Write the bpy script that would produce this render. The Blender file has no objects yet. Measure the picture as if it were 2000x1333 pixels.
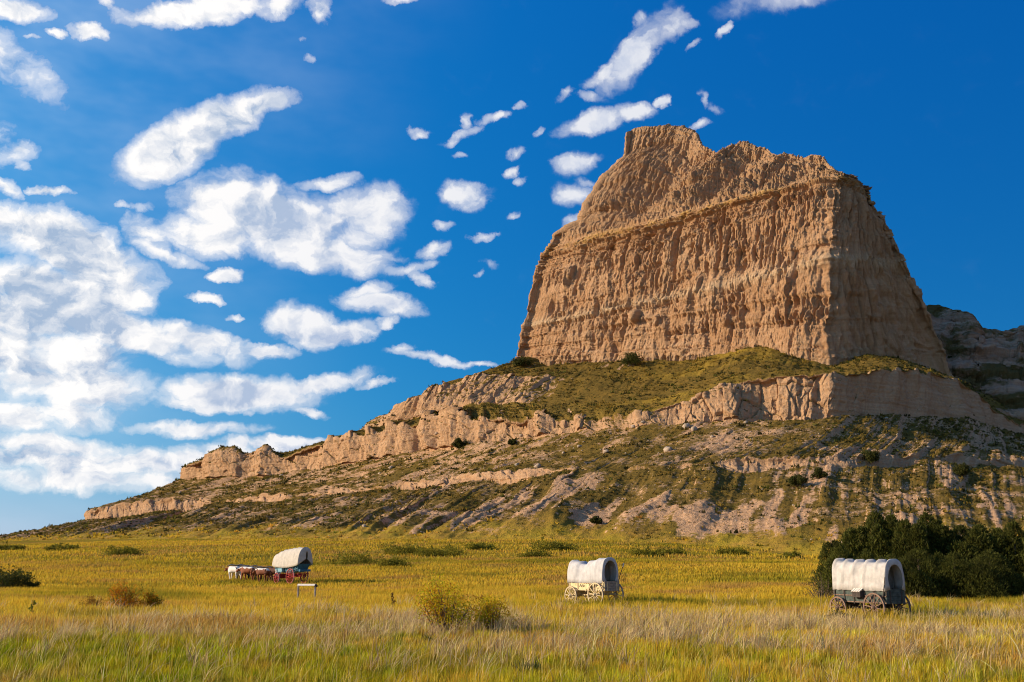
import bpy, bmesh, math, random
import numpy as np
from mathutils import Vector, Matrix

# ------------------------------------------------------------------ camera, sky, sun, exposure
SC = bpy.context.scene
COL = SC.collection
FPX = 1944.0                    # focal length in pixels of the 2000 px wide photograph
PITCH = math.atan((1095.0 - 666.5) / FPX)
EYE = 2.6
SUN_AZ = math.radians(4.5)       # from straight left, turned towards the camera
SUN_EL = math.radians(21.5)
SUN_DIR = Vector((-math.cos(SUN_AZ) * math.cos(SUN_EL), -math.sin(SUN_AZ) * math.cos(SUN_EL), math.sin(SUN_EL)))

cam_data = bpy.data.cameras.new('camera')
cam_data.sensor_width = 36.0
cam_data.lens = 36.0 * FPX / 2000.0
cam_data.clip_start = 0.1
cam_data.clip_end = 20000.0
cam = bpy.data.objects.new('camera', cam_data)
COL.objects.link(cam)
cam.location = (0, 0, EYE)
cam.rotation_euler = (math.pi / 2 + PITCH, 0, 0)
SC.camera = cam

SC.view_settings.view_transform = 'Standard'
SC.view_settings.look = 'None'
SC.view_settings.exposure = 0.38
SC.view_settings.gamma = 1.0
SC.render.engine = 'CYCLES'
SC.cycles.pixel_filter_type = 'BLACKMAN_HARRIS'
SC.cycles.filter_width = 1.05
SC.cycles.max_bounces = 5
SC.cycles.diffuse_bounces = 3
SC.cycles.glossy_bounces = 2
SC.cycles.transmission_bounces = 2
SC.cycles.transparent_max_bounces = 4

sun_data = bpy.data.lights.new('sun', 'SUN')
sun_data.energy = 5.0
sun_data.angle = math.radians(0.5)
sun_data.color = (1.0, 0.83, 0.60)
sun = bpy.data.objects.new('sun', sun_data)
COL.objects.link(sun)
sun.rotation_euler = SUN_DIR.to_track_quat('Z', 'Y').to_euler()

# ------------------------------------------------------------------ node helpers
class NT:
    """small node-tree writer"""
    def __init__(s, tree): s.t = tree; s.n = tree.nodes; s.l = tree.links
    def node(s, kind, **kw):
        nd = s.n.new(kind)
        for k, v in kw.items(): setattr(nd, k, v)
        return nd
    def put(s, sock, v):
        if hasattr(v, 'is_output') and v.is_output: s.l.new(v, sock)
        elif v is not None: sock.default_value = v
    def math(s, op, a, b=None, c=None, clamp=False):
        nd = s.node('ShaderNodeMath', operation=op); nd.use_clamp = clamp
        for i, v in enumerate((a, b, c)):
            if v is not None: s.put(nd.inputs[i], v)
        return nd.outputs[0]
    def vmath(s, op, a, b=None, scale=None):
        nd = s.node('ShaderNodeVectorMath', operation=op)
        s.put(nd.inputs[0], a)
        if b is not None: s.put(nd.inputs[1], b)
        if scale is not None: s.put(nd.inputs['Scale'], scale)
        return nd.outputs['Value'] if op in ('LENGTH', 'DOT_PRODUCT', 'DISTANCE') else nd.outputs[0]
    def noise(s, vec, scale, detail=4.0, rough=0.55, dist=0.0, kind='FBM', color=False):
        nd = s.node('ShaderNodeTexNoise'); nd.noise_type = kind
        if vec is not None: s.put(nd.inputs['Vector'], vec)
        s.put(nd.inputs['Scale'], scale); s.put(nd.inputs['Detail'], detail); s.put(nd.inputs['Roughness'], rough)
        s.put(nd.inputs['Distortion'], dist)
        return nd.outputs['Color'] if color else nd.outputs['Fac']
    def voronoi(s, vec, scale, feature='F1', rand=1.0):
        nd = s.node('ShaderNodeTexVoronoi'); nd.feature = feature
        if vec is not None: s.put(nd.inputs['Vector'], vec)
        s.put(nd.inputs['Scale'], scale); s.put(nd.inputs['Randomness'], rand)
        return nd.outputs['Distance']
    def ramp(s, v, a, b, lo=0.0, hi=1.0, smooth=True):
        nd = s.node('ShaderNodeMapRange'); nd.interpolation_type = 'SMOOTHSTEP' if smooth else 'LINEAR'
        s.put(nd.inputs['Value'], v); s.put(nd.inputs['From Min'], a); s.put(nd.inputs['From Max'], b)
        s.put(nd.inputs['To Min'], lo); s.put(nd.inputs['To Max'], hi)
        return nd.outputs['Result']
    def mix(s, f, a, b, mode='MIX'):
        nd = s.node('ShaderNodeMix', data_type='RGBA', blend_type=mode); nd.clamp_result = False
        s.put(nd.inputs['Factor'], f)
        for sock, v in ((nd.inputs['A'], a), (nd.inputs['B'], b)):
            pass
        A = [i for i in nd.inputs if i.identifier == 'A_Color'][0]; B = [i for i in nd.inputs if i.identifier == 'B_Color'][0]
        s.put(A, col4(a)); s.put(B, col4(b))
        return [o for o in nd.outputs if o.identifier == 'Result_Color'][0]
    def attr(s, name, what='Fac'):
        nd = s.node('ShaderNodeAttribute'); nd.attribute_name = name
        return nd.outputs[what]
    def mapping(s, vec, loc=(0, 0, 0), rot=(0, 0, 0), scale=(1, 1, 1), kind='POINT'):
        nd = s.node('ShaderNodeMapping'); nd.vector_type = kind
        s.put(nd.inputs['Vector'], vec)
        nd.inputs['Location'].default_value = loc; nd.inputs['Rotation'].default_value = rot; nd.inputs['Scale'].default_value = scale
        return nd.outputs[0]
    def bump(s, h, strength=0.5, dist=0.1, normal=None):
        nd = s.node('ShaderNodeBump'); s.put(nd.inputs['Height'], h)
        nd.inputs['Strength'].default_value = strength; nd.inputs['Distance'].default_value = dist
        if normal is not None: s.put(nd.inputs['Normal'], normal)
        return nd.outputs[0]


def col4(v):
    if isinstance(v, (tuple, list)) and len(v) == 3: return (*v, 1.0)
    return v



def build_world():
    """Nishita daylight graded to the deep polarised blue of the afternoon, with fair-weather clouds set in azimuth and elevation"""
    world = bpy.data.worlds.new('World'); SC.world = world; world.use_nodes = True
    nt = NT(world.node_tree); bg = world.node_tree.nodes['Background']
    world.cycles.sampling_method = 'MANUAL'; world.cycles.sample_map_resolution = 512
    sky = nt.node('ShaderNodeTexSky'); sky.sky_type = 'NISHITA'; sky.sun_disc = False
    sky.sun_elevation = SUN_EL; sky.sun_rotation = math.atan2(SUN_DIR.x, SUN_DIR.y)
    sky.air_density = 1.0; sky.dust_density = 0.3; sky.ozone_density = 3.0
    D = nt.vmath('NORMALIZE', nt.node('ShaderNodeTexCoord').outputs['Generated'])
    dot = nt.vmath('DOT_PRODUCT', D, tuple(SUN_DIR))
    sp = nt.node('ShaderNodeSeparateColor'); nt.l.new(sky.outputs[0], sp.inputs[0])
    ch = []
    for c, (k0, k1, k2) in enumerate(((-0.3556, 2.1625, 1.782), (-0.632, 0.7122, 0.8925), (-0.3086, 0.336, 0.5418))):
        v = nt.math('POWER', nt.math('MULTIPLY', sp.outputs[c], 0.1), k1)
        g = nt.math('POWER', math.e, nt.math('MULTIPLY_ADD', nt.math('MINIMUM', dot, 0.6), k2, k0))
        ch.append(nt.math('MULTIPLY', v, g))
    cb = nt.node('ShaderNodeCombineColor')
    for i in range(3): nt.l.new(ch[i], cb.inputs[i])
    haze_ = nt.math('MULTIPLY', nt.ramp(dot, 0.05, 0.60), nt.ramp(nt.vmath('DOT_PRODUCT', D, (0, 0, 1)), 0.30, 0.02, 0.0, 0.50))
    blue = nt.mix(haze_, cb.outputs[0], (0.50, 0.68, 0.82))
    # azimuth and elevation, in tenths of a radian
    xyz = nt.node('ShaderNodeSeparateXYZ'); nt.l.new(D, xyz.inputs[0])
    az = nt.math('MULTIPLY', nt.math('ARCTAN2', xyz.outputs[0], xyz.outputs[1]), 10.0)
    el = nt.math('MULTIPLY', nt.math('ARCSINE', xyz.outputs[2]), 10.0)
    cv = nt.node('ShaderNodeCombineXYZ'); nt.l.new(az, cv.inputs[0]); nt.l.new(el, cv.inputs[1])
    p = cv.outputs[0]
    def ae(px, py):
        dx = (px - 1000) / 1944.0; dy = (666.5 - py) / 1944.0
        v = Vector((dx, math.cos(PITCH) - math.sin(PITCH) * dy, math.sin(PITCH) + math.cos(PITCH) * dy)).normalized()
        return 10 * math.atan2(v.x, v.y), 10 * math.asin(v.z)
    warp = nt.vmath('SUBTRACT', nt.noise(p, 2.6, 5.0, 0.62, color=True), (0.5, 0.5, 0.5))
    q = nt.vmath('ADD', p, nt.vmath('MULTIPLY', warp, (0.42, 0.26, 0)))
    clouds = [  # px, py, half length, half width, tilt, weight
        (335,292,122,56,33,1.2),(420,243,125,42,28,1.1),(492,206,100,22,16,1.0),
        (440,400,105,62,10,1.15),(560,425,150,60,-12,1.15),(700,430,105,60,20,1.15),(600,485,190,42,-8,1.1),(430,460,140,45,0,1.0),(330,500,60,18,-10,.7),(640,360,60,15,12,.75),
        (20,440,110,60,0,1.2),(140,480,130,70,-20,1.25),(60,590,190,100,0,1.35),(190,570,130,75,10,1.1),(60,690,190,70,0,1.15),(270,650,150,45,-12,1.1),(400,670,110,32,-18,1.05),(120,755,210,55,0,1.05),(70,810,190,40,0,.9),(290,460,55,40,-30,.8),(250,585,70,30,0,.9),
        (590,640,72,45,-10,1.1),(660,652,72,24,12,1.0),(510,690,70,14,0,.7),
        (745,595,85,24,-6,.85),(715,568,50,15,10,.7),(755,632,26,9,10,.6),
        (470,768,150,36,0,1.15),(620,752,100,18,12,.8),(430,790,130,16,0,.8),
        (370,838,135,15,2,.85),(120,872,140,32,-6,.95),(40,890,80,30,0,.9),(230,905,200,36,0,1.0),(400,900,190,34,6,.95),(570,868,140,17,0,1.1),(150,935,190,30,0,.9),(330,940,120,22,0,.8),(465,868,38,20,20,1.1),
        (440,541,36,14,5,.95),(408,582,32,10,-12,.8),(460,622,16,6,5,.6),
        (912,386,52,26,0,1.1),(1126,324,46,19,8,.95),(1118,380,40,22,0,.95),(1138,356,22,8,-20,.6),(1126,431,24,12,15,.75),
        (1245,105,105,30,47,1.0),(1195,142,52,17,22,.85),(1300,55,46,26,35,.9),(1255,38,20,16,0,.6),(1325,45,28,9,-10,.6),
        (1155,243,70,19,10,.95),(1232,222,38,14,-5,.85),(1106,184,20,10,40,.85),(1284,204,18,8,35,.75),(1370,241,24,9,8,.75),(1416,64,17,8,30,.7),(1160,196,32,9,-15,.55),(1355,88,10,6,30,.5),(1372,190,8,12,0,.45),(1398,207,14,7,-10,.4),
        (820,259,23,9,5,.7),(962,229,29,9,12,.75),(900,262,40,9,25,.7),(912,232,9,16,-20,.5),(898,302,15,6,10,.5),(1008,300,15,11,10,.7),(996,338,19,8,15,.7),(1016,352,12,7,0,.5),(1010,207,11,6,5,.5),(1050,258,14,5,30,.45),
        (848,489,36,14,12,.8),(795,525,50,12,14,.8),(822,545,26,11,-40,.6),(770,505,30,7,0,.55),(940,463,20,7,15,.55),(958,517,17,7,-10,.5),(932,535,9,6,0,.5),(868,447,14,7,0,.45),
        (605,801,32,10,-14,.85),(486,806,14,7,0,.6),(840,700,75,9,-8,.75),(945,713,70,5,-4,.6),(790,683,18,10,0,.6),(735,748,34,7,12,.6),(1000,420,16,6,15,.45),
        (25,18,80,26,8,1.1),(178,58,40,16,0,.95),(118,66,24,12,10,.75),(350,28,135,26,12,1.0),(450,5,90,18,5,.9),(545,8,48,22,20,.75),(625,12,26,30,10,.75),(775,0,30,9,0,.5),(592,79,12,7,0,.5),(614,119,10,8,0,.35),(212,8,20,10,0,.6),
        (22,298,46,20,18,.62),(30,318,24,10,-20,.5),(105,376,42,10,0,.85),(8,362,45,16,-15,.8),(20,120,110,36,-25,.40),(66,74,16,6,0,.5),(280,405,28,10,15,.55),(240,405,20,7,0,.5),
        (1700,-90,260,50,10,.9),(1250,-160,200,60,20,1.0),(300,-120,320,60,10,1.1),(-250,300,250,90,15,1.1),(-300,650,300,160,0,1.2),(-280,880,260,60,0,1.0),(2350,300,160,40,5,.9),(2500,700,200,50,0,.9)]
    qs = nt.node('ShaderNodeSeparateXYZ'); nt.l.new(q, qs.inputs[0])
    def blobs(rows):
        """greatest of many tilted ellipses, each worth w at its centre and 0 at its rim"""
        tot = None; q3 = None
        for i, (px, py, a, b, r, w) in enumerate(rows):
            if i % 8 == 0:                               # carry the running value along so that the shader stack stays small
                cb2 = nt.node('ShaderNodeCombineXYZ'); nt.l.new(qs.outputs[0], cb2.inputs[0]); nt.l.new(qs.outputs[1], cb2.inputs[1])
                if tot is None: cb2.inputs[2].default_value = 1.0
                else: nt.l.new(nt.math('MULTIPLY_ADD', tot, 1e-7, 1.0), cb2.inputs[2])
                q3 = cb2.outputs[0]
            A, E = ae(px, py)
            k = 10.0 / 1944.0 / (1 + ((px - 1000) / 1944.0) ** 2 * 0.7) * 1.15
            c, s_ = math.cos(math.radians(r)), math.sin(math.radians(r))
            u = nt.vmath('DOT_PRODUCT', q3, (c / (a * k), s_ / (a * k), -(A * c + E * s_) / (a * k)))
            v = nt.vmath('DOT_PRODUCT', q3, (-s_ / (b * k), c / (b * k), -(-A * s_ + E * c) / (b * k)))
            L = nt.math('MULTIPLY_ADD', v, v, nt.math('MULTIPLY', u, u))
            e = nt.math('MULTIPLY_ADD', L, -w, w)
            tot = e if tot is None else nt.math('MAXIMUM', tot, e)
        return tot
    total = blobs([(px, py, a * 0.94, b * (0.84 if px < 330 and py > 400 else 0.92), r, w * (0.84 if px > 780 and py > -20 and a < 60 else 1.0)) for px, py, a, b, r, w in clouds])
    bk = nt.math('ADD', nt.math('MULTIPLY', xyz.outputs[0], 0.75), nt.math('MULTIPLY', xyz.outputs[1], -1.0))
    total = nt.math('MAXIMUM', total, nt.ramp(bk, 0.0, 0.6, -0.6, -0.05))   # unseen cloud added behind and right of the viewer as fill light
    cores = blobs([(130,478,130,48,-10,1.0),(50,590,190,75,0,1.3),(160,540,60,30,0,.7),(470,768,95,26,0,1.1),(580,435,150,42,-8,1.0),(425,265,120,36,30,.9),(520,400,80,25,-10,.7),(640,660,90,20,5,.6),(640,480,120,22,-5,.6),
                   (570,875,120,12,0,.8),(100,720,160,30,0,.7),(60,900,150,30,0,.8),(330,915,160,18,0,.5),(250,690,160,20,-8,.5),(910,395,40,12,0,.4),(1150,250,60,10,0,.4)])
    ns = nt.vmath('MULTIPLY', q, (1.0, 1.35, 1.0))
    n1 = nt.noise(ns, 2.1, 8.0, 0.56, 0.35)
    off = nt.vmath('ADD', ns, (-0.13, 0.11, 0.0))         # towards the sun
    n2 = nt.noise(off, 2.1, 5.0, 0.56, 0.35)
    top = nt.math('MINIMUM', nt.math('MULTIPLY', total, 1.35), 1.25)
    lens = nt.ramp(blobs([(395,265,200,66,28,1.0)]), 0.0, 0.35, 3.3, 1.3)
    dens = nt.math('MULTIPLY_ADD', nt.math('SUBTRACT', n1, 0.5), lens, top)
    cover = nt.math('POWER', nt.ramp(dens, -0.25, 1.10), 1.5)
    veil = nt.math('MULTIPLY', nt.ramp(dot, 0.12, 0.55), nt.ramp(nt.noise(nt.vmath('MULTIPLY', p, (1.0, 2.2, 1.0)), 0.55, 4, 0.55), 0.35, 0.75, 0.04, 0.30))
    fringe = nt.math('MULTIPLY', nt.math('POWER', nt.ramp(dens, -0.85, 0.60), 2.2), nt.ramp(total, -0.70, 0.0, 0.0, 0.50))      # thin vapour round each cloud
    cover0 = nt.math('MAXIMUM', nt.math('MULTIPLY', cover, 0.98), fringe)
    cover = nt.math('MAXIMUM', cover0, veil)
    # thick cores are grey below, edges that scatter the sun are white
    relief = nt.math('MULTIPLY', nt.math('SUBTRACT', n2, n1), 3.0)
    body = nt.ramp(dens, 0.5, 1.1, 0.0, 0.18)
    core = nt.ramp(nt.math('MULTIPLY_ADD', nt.math('SUBTRACT', n2, 0.5), 2.6, cores), 0.0, 1.15)
    shade = nt.math('ADD', nt.math('ADD', nt.math('MULTIPLY', core, 0.68), body), relief, clamp=True)
    cool = nt.mix(nt.ramp(dot, 0.0, 0.5), (0.50, 0.58, 0.76), (0.38, 0.50, 0.68))
    far = nt.mix(nt.ramp(bk, 0.0, 0.6), (0.80, 0.82, 0.88), (0.85, 0.72, 0.60))
    lit = nt.mix(nt.ramp(dot, -0.1, 0.5), far, (1.08, 1.05, 1.02))
    cc = nt.mix(shade, lit, cool)
    body_ = nt.mix(nt.math('GREATER_THAN', veil, cover0), cc, (0.80, 0.92, 1.02))
    out = nt.mix(cover, blue, body_)
    boost = nt.vmath('SCALE', out, scale=0.768 / SKY_STRENGTH)
    nt.l.new(boost, bg.inputs['Color']); bg.inputs['Strength'].default_value = SKY_STRENGTH


SKY_STRENGTH = 0.1

build_world()


# ------------------------------------------------------------------ numeric helpers
def P(px, py, Y):
    """the world point at forward distance Y seen along one direction of the photograph"""
    px = np.asarray(px, float); py = np.asarray(py, float); Y = np.asarray(Y, float)
    dx = (px - 1000.0) / FPX
    dy = (666.5 - py) / FPX
    wy = math.cos(PITCH) - math.sin(PITCH) * dy
    wz = math.sin(PITCH) + math.cos(PITCH) * dy
    return np.stack([dx / wy * Y, Y + 0 * dx, EYE + wz / wy * Y], -1)


def _hash(ix, iy, iz, seed):
    h = (ix.astype(np.uint32) * np.uint32(374761393) + iy.astype(np.uint32) * np.uint32(668265263)
         + iz.astype(np.uint32) * np.uint32(2147483647 - 58) + np.uint32((seed * 1442695041) & 0xffffffff))
    h = (h ^ (h >> np.uint32(13))) * np.uint32(1274126177)
    h = (h ^ (h >> np.uint32(16))) * np.uint32(2246822519)
    return h ^ (h >> np.uint32(13))


def noise3(x, y, z, seed=0):
    """gradient noise, about -1..1"""
    x, y, z = np.broadcast_arrays(np.asarray(x, float), np.asarray(y, float), np.asarray(z, float))
    xi = np.floor(x); yi = np.floor(y); zi = np.floor(z)
    xf = x - xi; yf = y - yi; zf = z - zi
    xi = xi.astype(np.int64); yi = yi.astype(np.int64); zi = zi.astype(np.int64)
    u = xf * xf * xf * (xf * (xf * 6 - 15) + 10)
    v = yf * yf * yf * (yf * (yf * 6 - 15) + 10)
    w = zf * zf * zf * (zf * (zf * 6 - 15) + 10)
    out = 0.0
    for a in (0, 1):
        wa = u if a else 1 - u
        for b in (0, 1):
            wb = v if b else 1 - v
            for c in (0, 1):
                wc = w if c else 1 - w
                h = _hash(xi + a, yi + b, zi + c, seed)
                gx = (h & np.uint32(1023)).astype(float) / 511.5 - 1
                gy = ((h >> np.uint32(10)) & np.uint32(1023)).astype(float) / 511.5 - 1
                gz = ((h >> np.uint32(20)) & np.uint32(1023)).astype(float) / 511.5 - 1
                out = out + wa * wb * wc * (gx * (xf - a) + gy * (yf - b) + gz * (zf - c))
    return out * 1.25


def fbm(x, y, z, octaves=4, seed=0, gain=0.5, lac=2.03):
    s = 0.0; a = 1.0
    for k in range(octaves):
        s = s + a * noise3(x, y, z, seed + 17 * k)
        x = x * lac; y = y * lac; z = z * lac; a *= gain
    return s


def ridged(x, y, z, octaves=4, seed=0, gain=0.5, lac=2.03):
    """0..1, sharp crests at 1"""
    s = 0.0; a = 1.0; tot = 0.0
    for k in range(octaves):
        s = s + a * (1 - np.abs(noise3(x, y, z, seed + 31 * k)) * 1.6)
        tot += a
        x = x * lac; y = y * lac; z = z * lac; a *= gain
    return s / tot


def cells(u, v, seed=0):
    """blocky noise: one value -1..1 per irregular cell, with crisp steps between cells, and the distance to the cell's border"""
    u, v = np.broadcast_arrays(np.asarray(u, float), np.asarray(v, float))
    ui = np.floor(u).astype(np.int64); vi = np.floor(v).astype(np.int64)
    best = np.full(u.shape, 9.0); sec = np.full(u.shape, 9.0); val = np.zeros(u.shape)
    for a in (-1, 0, 1):
        for b in (-1, 0, 1):
            h = _hash(ui + a, vi + b, np.zeros_like(ui), seed)
            ju = (h & np.uint32(1023)).astype(float) / 1023; jv = ((h >> np.uint32(10)) & np.uint32(1023)).astype(float) / 1023
            w = ((h >> np.uint32(20)) & np.uint32(1023)).astype(float) / 511.5 - 1
            d = np.hypot(ui + a + ju - u, vi + b + jv - v)
            near = d < best
            sec = np.where(near, best, np.minimum(sec, d)); val = np.where(near, w, val); best = np.where(near, d, best)
    return val, sec - best


def sstep(a, b, x):
    t = np.clip((x - a) / (b - a), 0, 1)
    return t * t * (3 - 2 * t)


# ------------------------------------------------------------------ object helpers
def tag(o, label=None, cat=None, group=None, kind=None):
    if label: o['label'] = label
    if cat: o['category'] = cat
    if group: o['group'] = group
    if kind: o['kind'] = kind
    return o


def empty(name, loc=(0, 0, 0), rz=0.0):
    o = bpy.data.objects.new(name, None)
    o.empty_display_size = 0.3
    COL.objects.link(o)
    o.location = loc
    o.rotation_euler = (0, 0, rz)
    return o


def np_mesh(name, verts, faces, mats=(), parent=None, smooth=False, attrs=None, mat_index=None):
    """faces: (n,3) or (n,4) array, or a list of such arrays"""
    if not isinstance(faces, (list, tuple)): faces = [faces]
    faces = [np.asarray(f, np.int32) for f in faces if len(f)]
    me = bpy.data.meshes.new(name)
    verts = np.asarray(verts, np.float32)
    me.vertices.add(len(verts))
    me.vertices.foreach_set('co', verts.ravel())
    loops = np.concatenate([f.ravel() for f in faces])
    sizes = np.concatenate([np.full(len(f), f.shape[1], np.int32) for f in faces])
    starts = np.concatenate([[0], np.cumsum(sizes)[:-1]]).astype(np.int32)
    me.loops.add(len(loops)); me.loops.foreach_set('vertex_index', loops)
    me.polygons.add(len(sizes)); me.polygons.foreach_set('loop_start', starts)
    me.update(calc_edges=True)
    if smooth: me.polygons.foreach_set('use_smooth', np.ones(len(sizes), bool))
    if mat_index is not None: me.polygons.foreach_set('material_index', np.asarray(mat_index, np.int32))
    for k, v in (attrs or {}).items():
        v = np.asarray(v, np.float32)
        if v.ndim == 1:
            a = me.attributes.new(k, 'FLOAT', 'POINT'); a.data.foreach_set('value', v)
        else:
            a = me.attributes.new(k, 'FLOAT_COLOR', 'POINT')
            if v.shape[1] == 3: v = np.concatenate([v, np.ones((len(v), 1), np.float32)], 1)
            a.data.foreach_set('color', v.ravel())
    for m in mats: me.materials.append(m)
    o = bpy.data.objects.new(name, me)
    COL.objects.link(o)
    if parent: o.parent = parent
    return o


def grid_faces(nr, nc, loop=False):
    i = np.arange(nr - 1)[:, None]; j = np.arange(nc if loop else nc - 1)[None, :]
    j2 = (j + 1) % nc
    return np.stack([i * nc + j, i * nc + j2, (i + 1) * nc + j2, (i + 1) * nc + j], -1).reshape(-1, 4)


def grid_normals(G):
    du = np.gradient(G, axis=1); dv = np.gradient(G, axis=0)
    n = np.cross(du, dv)
    n /= np.linalg.norm(n, axis=-1, keepdims=True) + 1e-9
    return n


def catmull(pts, t):
    """pts (K,d), t in 0..K-1 -> (len(t),d)"""
    K = len(pts)
    i = np.clip(np.floor(t).astype(int), 0, K - 2); f = (t - i)[:, None]
    p0 = pts[np.clip(i - 1, 0, K - 1)]; p1 = pts[i]; p2 = pts[i + 1]; p3 = pts[np.clip(i + 2, 0, K - 1)]
    c = 0.5 * (2 * p1 + (p2 - p0) * f + (2 * p0 - 5 * p1 + 4 * p2 - p3) * f ** 2 + (3 * p1 - p0 - 3 * p2 + p3) * f ** 3)
    lin = p1 + (p2 - p1) * f
    return 0.6 * c + 0.4 * lin


def new_mat(name, rough=0.9, spec=0.2):
    m = bpy.data.materials.new(name); m.use_nodes = True
    nt = NT(m.node_tree)
    b = m.node_tree.nodes['Principled BSDF']
    b.inputs['Roughness'].default_value = rough
    b.inputs['Specular IOR Level'].default_value = spec
    return m, nt, b


def simple_mat(name, c, rough=0.7, var=0.25, scale=6.0, spec=0.3, bump=0.0):
    """one colour with a little wear and mottling"""
    m, nt, b = new_mat(name, rough, spec)
    co = nt.node('ShaderNodeTexCoord').outputs['Object']
    n = nt.noise(co, scale, 5.0, 0.6)
    f = nt.ramp(n, 0.3, 0.7)
    dark = tuple(x * (1 - var) for x in c); lite = tuple(min(1, x * (1 + var * 0.5)) for x in c)
    nt.put(b.inputs['Base Color'], nt.mix(f, dark, lite))
    if bump: nt.put(b.inputs['Normal'], nt.bump(n, bump, 0.02))
    return m


# ------------------------------------------------------------------ terrain materials
def mat_plain():
    m, nt, b = new_mat('plain_grass_soil', 1.0, 0.0)
    co = nt.node('ShaderNodeNewGeometry').outputs['Position']
    n1 = nt.noise(co, 0.045, 5, 0.6); n2 = nt.noise(co, 0.25, 5, 0.65); n3 = nt.noise(nt.mapping(co, scale=(1, 0.25, 1)), 1.6, 4, 0.7)
    c = nt.mix(nt.ramp(n1, 0.35, 0.65), (0.30, 0.215, 0.022), (0.36, 0.215, 0.035))
    c = nt.mix(nt.ramp(n2, 0.45, 0.7), c, (0.12, 0.115, 0.018))
    c = nt.mix(nt.ramp(n3, 0.35, 0.75, 0, 0.6), c, (0.10, 0.070, 0.02))
    nt.put(b.inputs['Base Color'], c)
    nt.put(b.inputs['Normal'], nt.bump(n3, 0.6, 0.4))
    return m


def mat_hill():
    m, nt, b = new_mat('hill_soil_and_grass', 1.0, 0.05)
    co = nt.node('ShaderNodeNewGeometry').outputs['Position']
    z = nt.node('ShaderNodeSeparateColor'); nt.l.new(nt.attr('zone', 'Color'), z.inputs[0])
    alpha = nt.attr('zone', 'Alpha')
    rock, soil, gold = z.outputs[0], z.outputs[1], z.outputs[2]
    nb = nt.noise(co, 0.12, 5, 0.6); nf = nt.noise(co, 0.9, 5, 0.65); nff = nt.noise(co, 3.5, 3, 0.6)
    sep = nt.node('ShaderNodeSeparateXYZ'); nt.l.new(co, sep.inputs[0])
    # rock: tan with faint beds and stains
    bed = nt.noise(nt.mapping(co, scale=(0.03, 0.03, 0.9)), 1.0, 5, 0.6)
    rc = nt.mix(nt.ramp(bed, 0.3, 0.7), (0.40, 0.235, 0.120), (0.50, 0.315, 0.175))
    rc = nt.mix(nt.ramp(nf, 0.35, 0.75, 0, 0.5), rc, (0.29, 0.160, 0.085))
    # bare soil, a little pinker
    sc = nt.mix(nt.ramp(nf, 0.3, 0.7), (0.42, 0.235, 0.125), (0.60, 0.370, 0.210))
    # grass and low scrub
    gc = nt.mix(nt.ramp(nb, 0.35, 0.65), (0.135, 0.088, 0.019), (0.200, 0.122, 0.024))
    gc = nt.mix(nt.ramp(nf, 0.42, 0.72, 0, 0.75), gc, (0.082, 0.064, 0.016))
    gc = nt.mix(nt.math('MULTIPLY', gold, nt.ramp(nf, 0.3, 0.6, 0.4, 1.0)), gc, (0.27, 0.175, 0.025))
    pl = nt.mix(nt.ramp(nb, 0.35, 0.65), (0.33, 0.235, 0.024), (0.38, 0.225, 0.036))
    gc = nt.mix(alpha, gc, pl)
    # break the edge between soil and grass up with fine noise
    sm = nt.ramp(nt.math('ADD', soil, nt.math('ADD', nt.math('MULTIPLY', nt.math('SUBTRACT', nf, 0.5), 1.1), nt.math('MULTIPLY', nt.math('SUBTRACT', nb, 0.5), 1.0))), 0.26, 0.54)
    sm2 = nt.math('MULTIPLY', sm, nt.ramp(nff, 0.36, 0.52, 0.45, 1.0))
    c = nt.mix(sm2, gc, sc)
    rm = nt.ramp(nt.math('ADD', rock, nt.math('MULTIPLY', nt.math('SUBTRACT', nf, 0.5), 0.8)), 0.35, 0.6)
    c = nt.mix(rm, c, rc)
    nt.put(b.inputs['Base Color'], c)
    h = nt.math('ADD', nt.math('MULTIPLY', nf, 1.0), nt.math('MULTIPLY', nff, 0.45))
    nt.put(b.inputs['Normal'], nt.bump(h, 0.8, 0.9))
    return m


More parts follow.
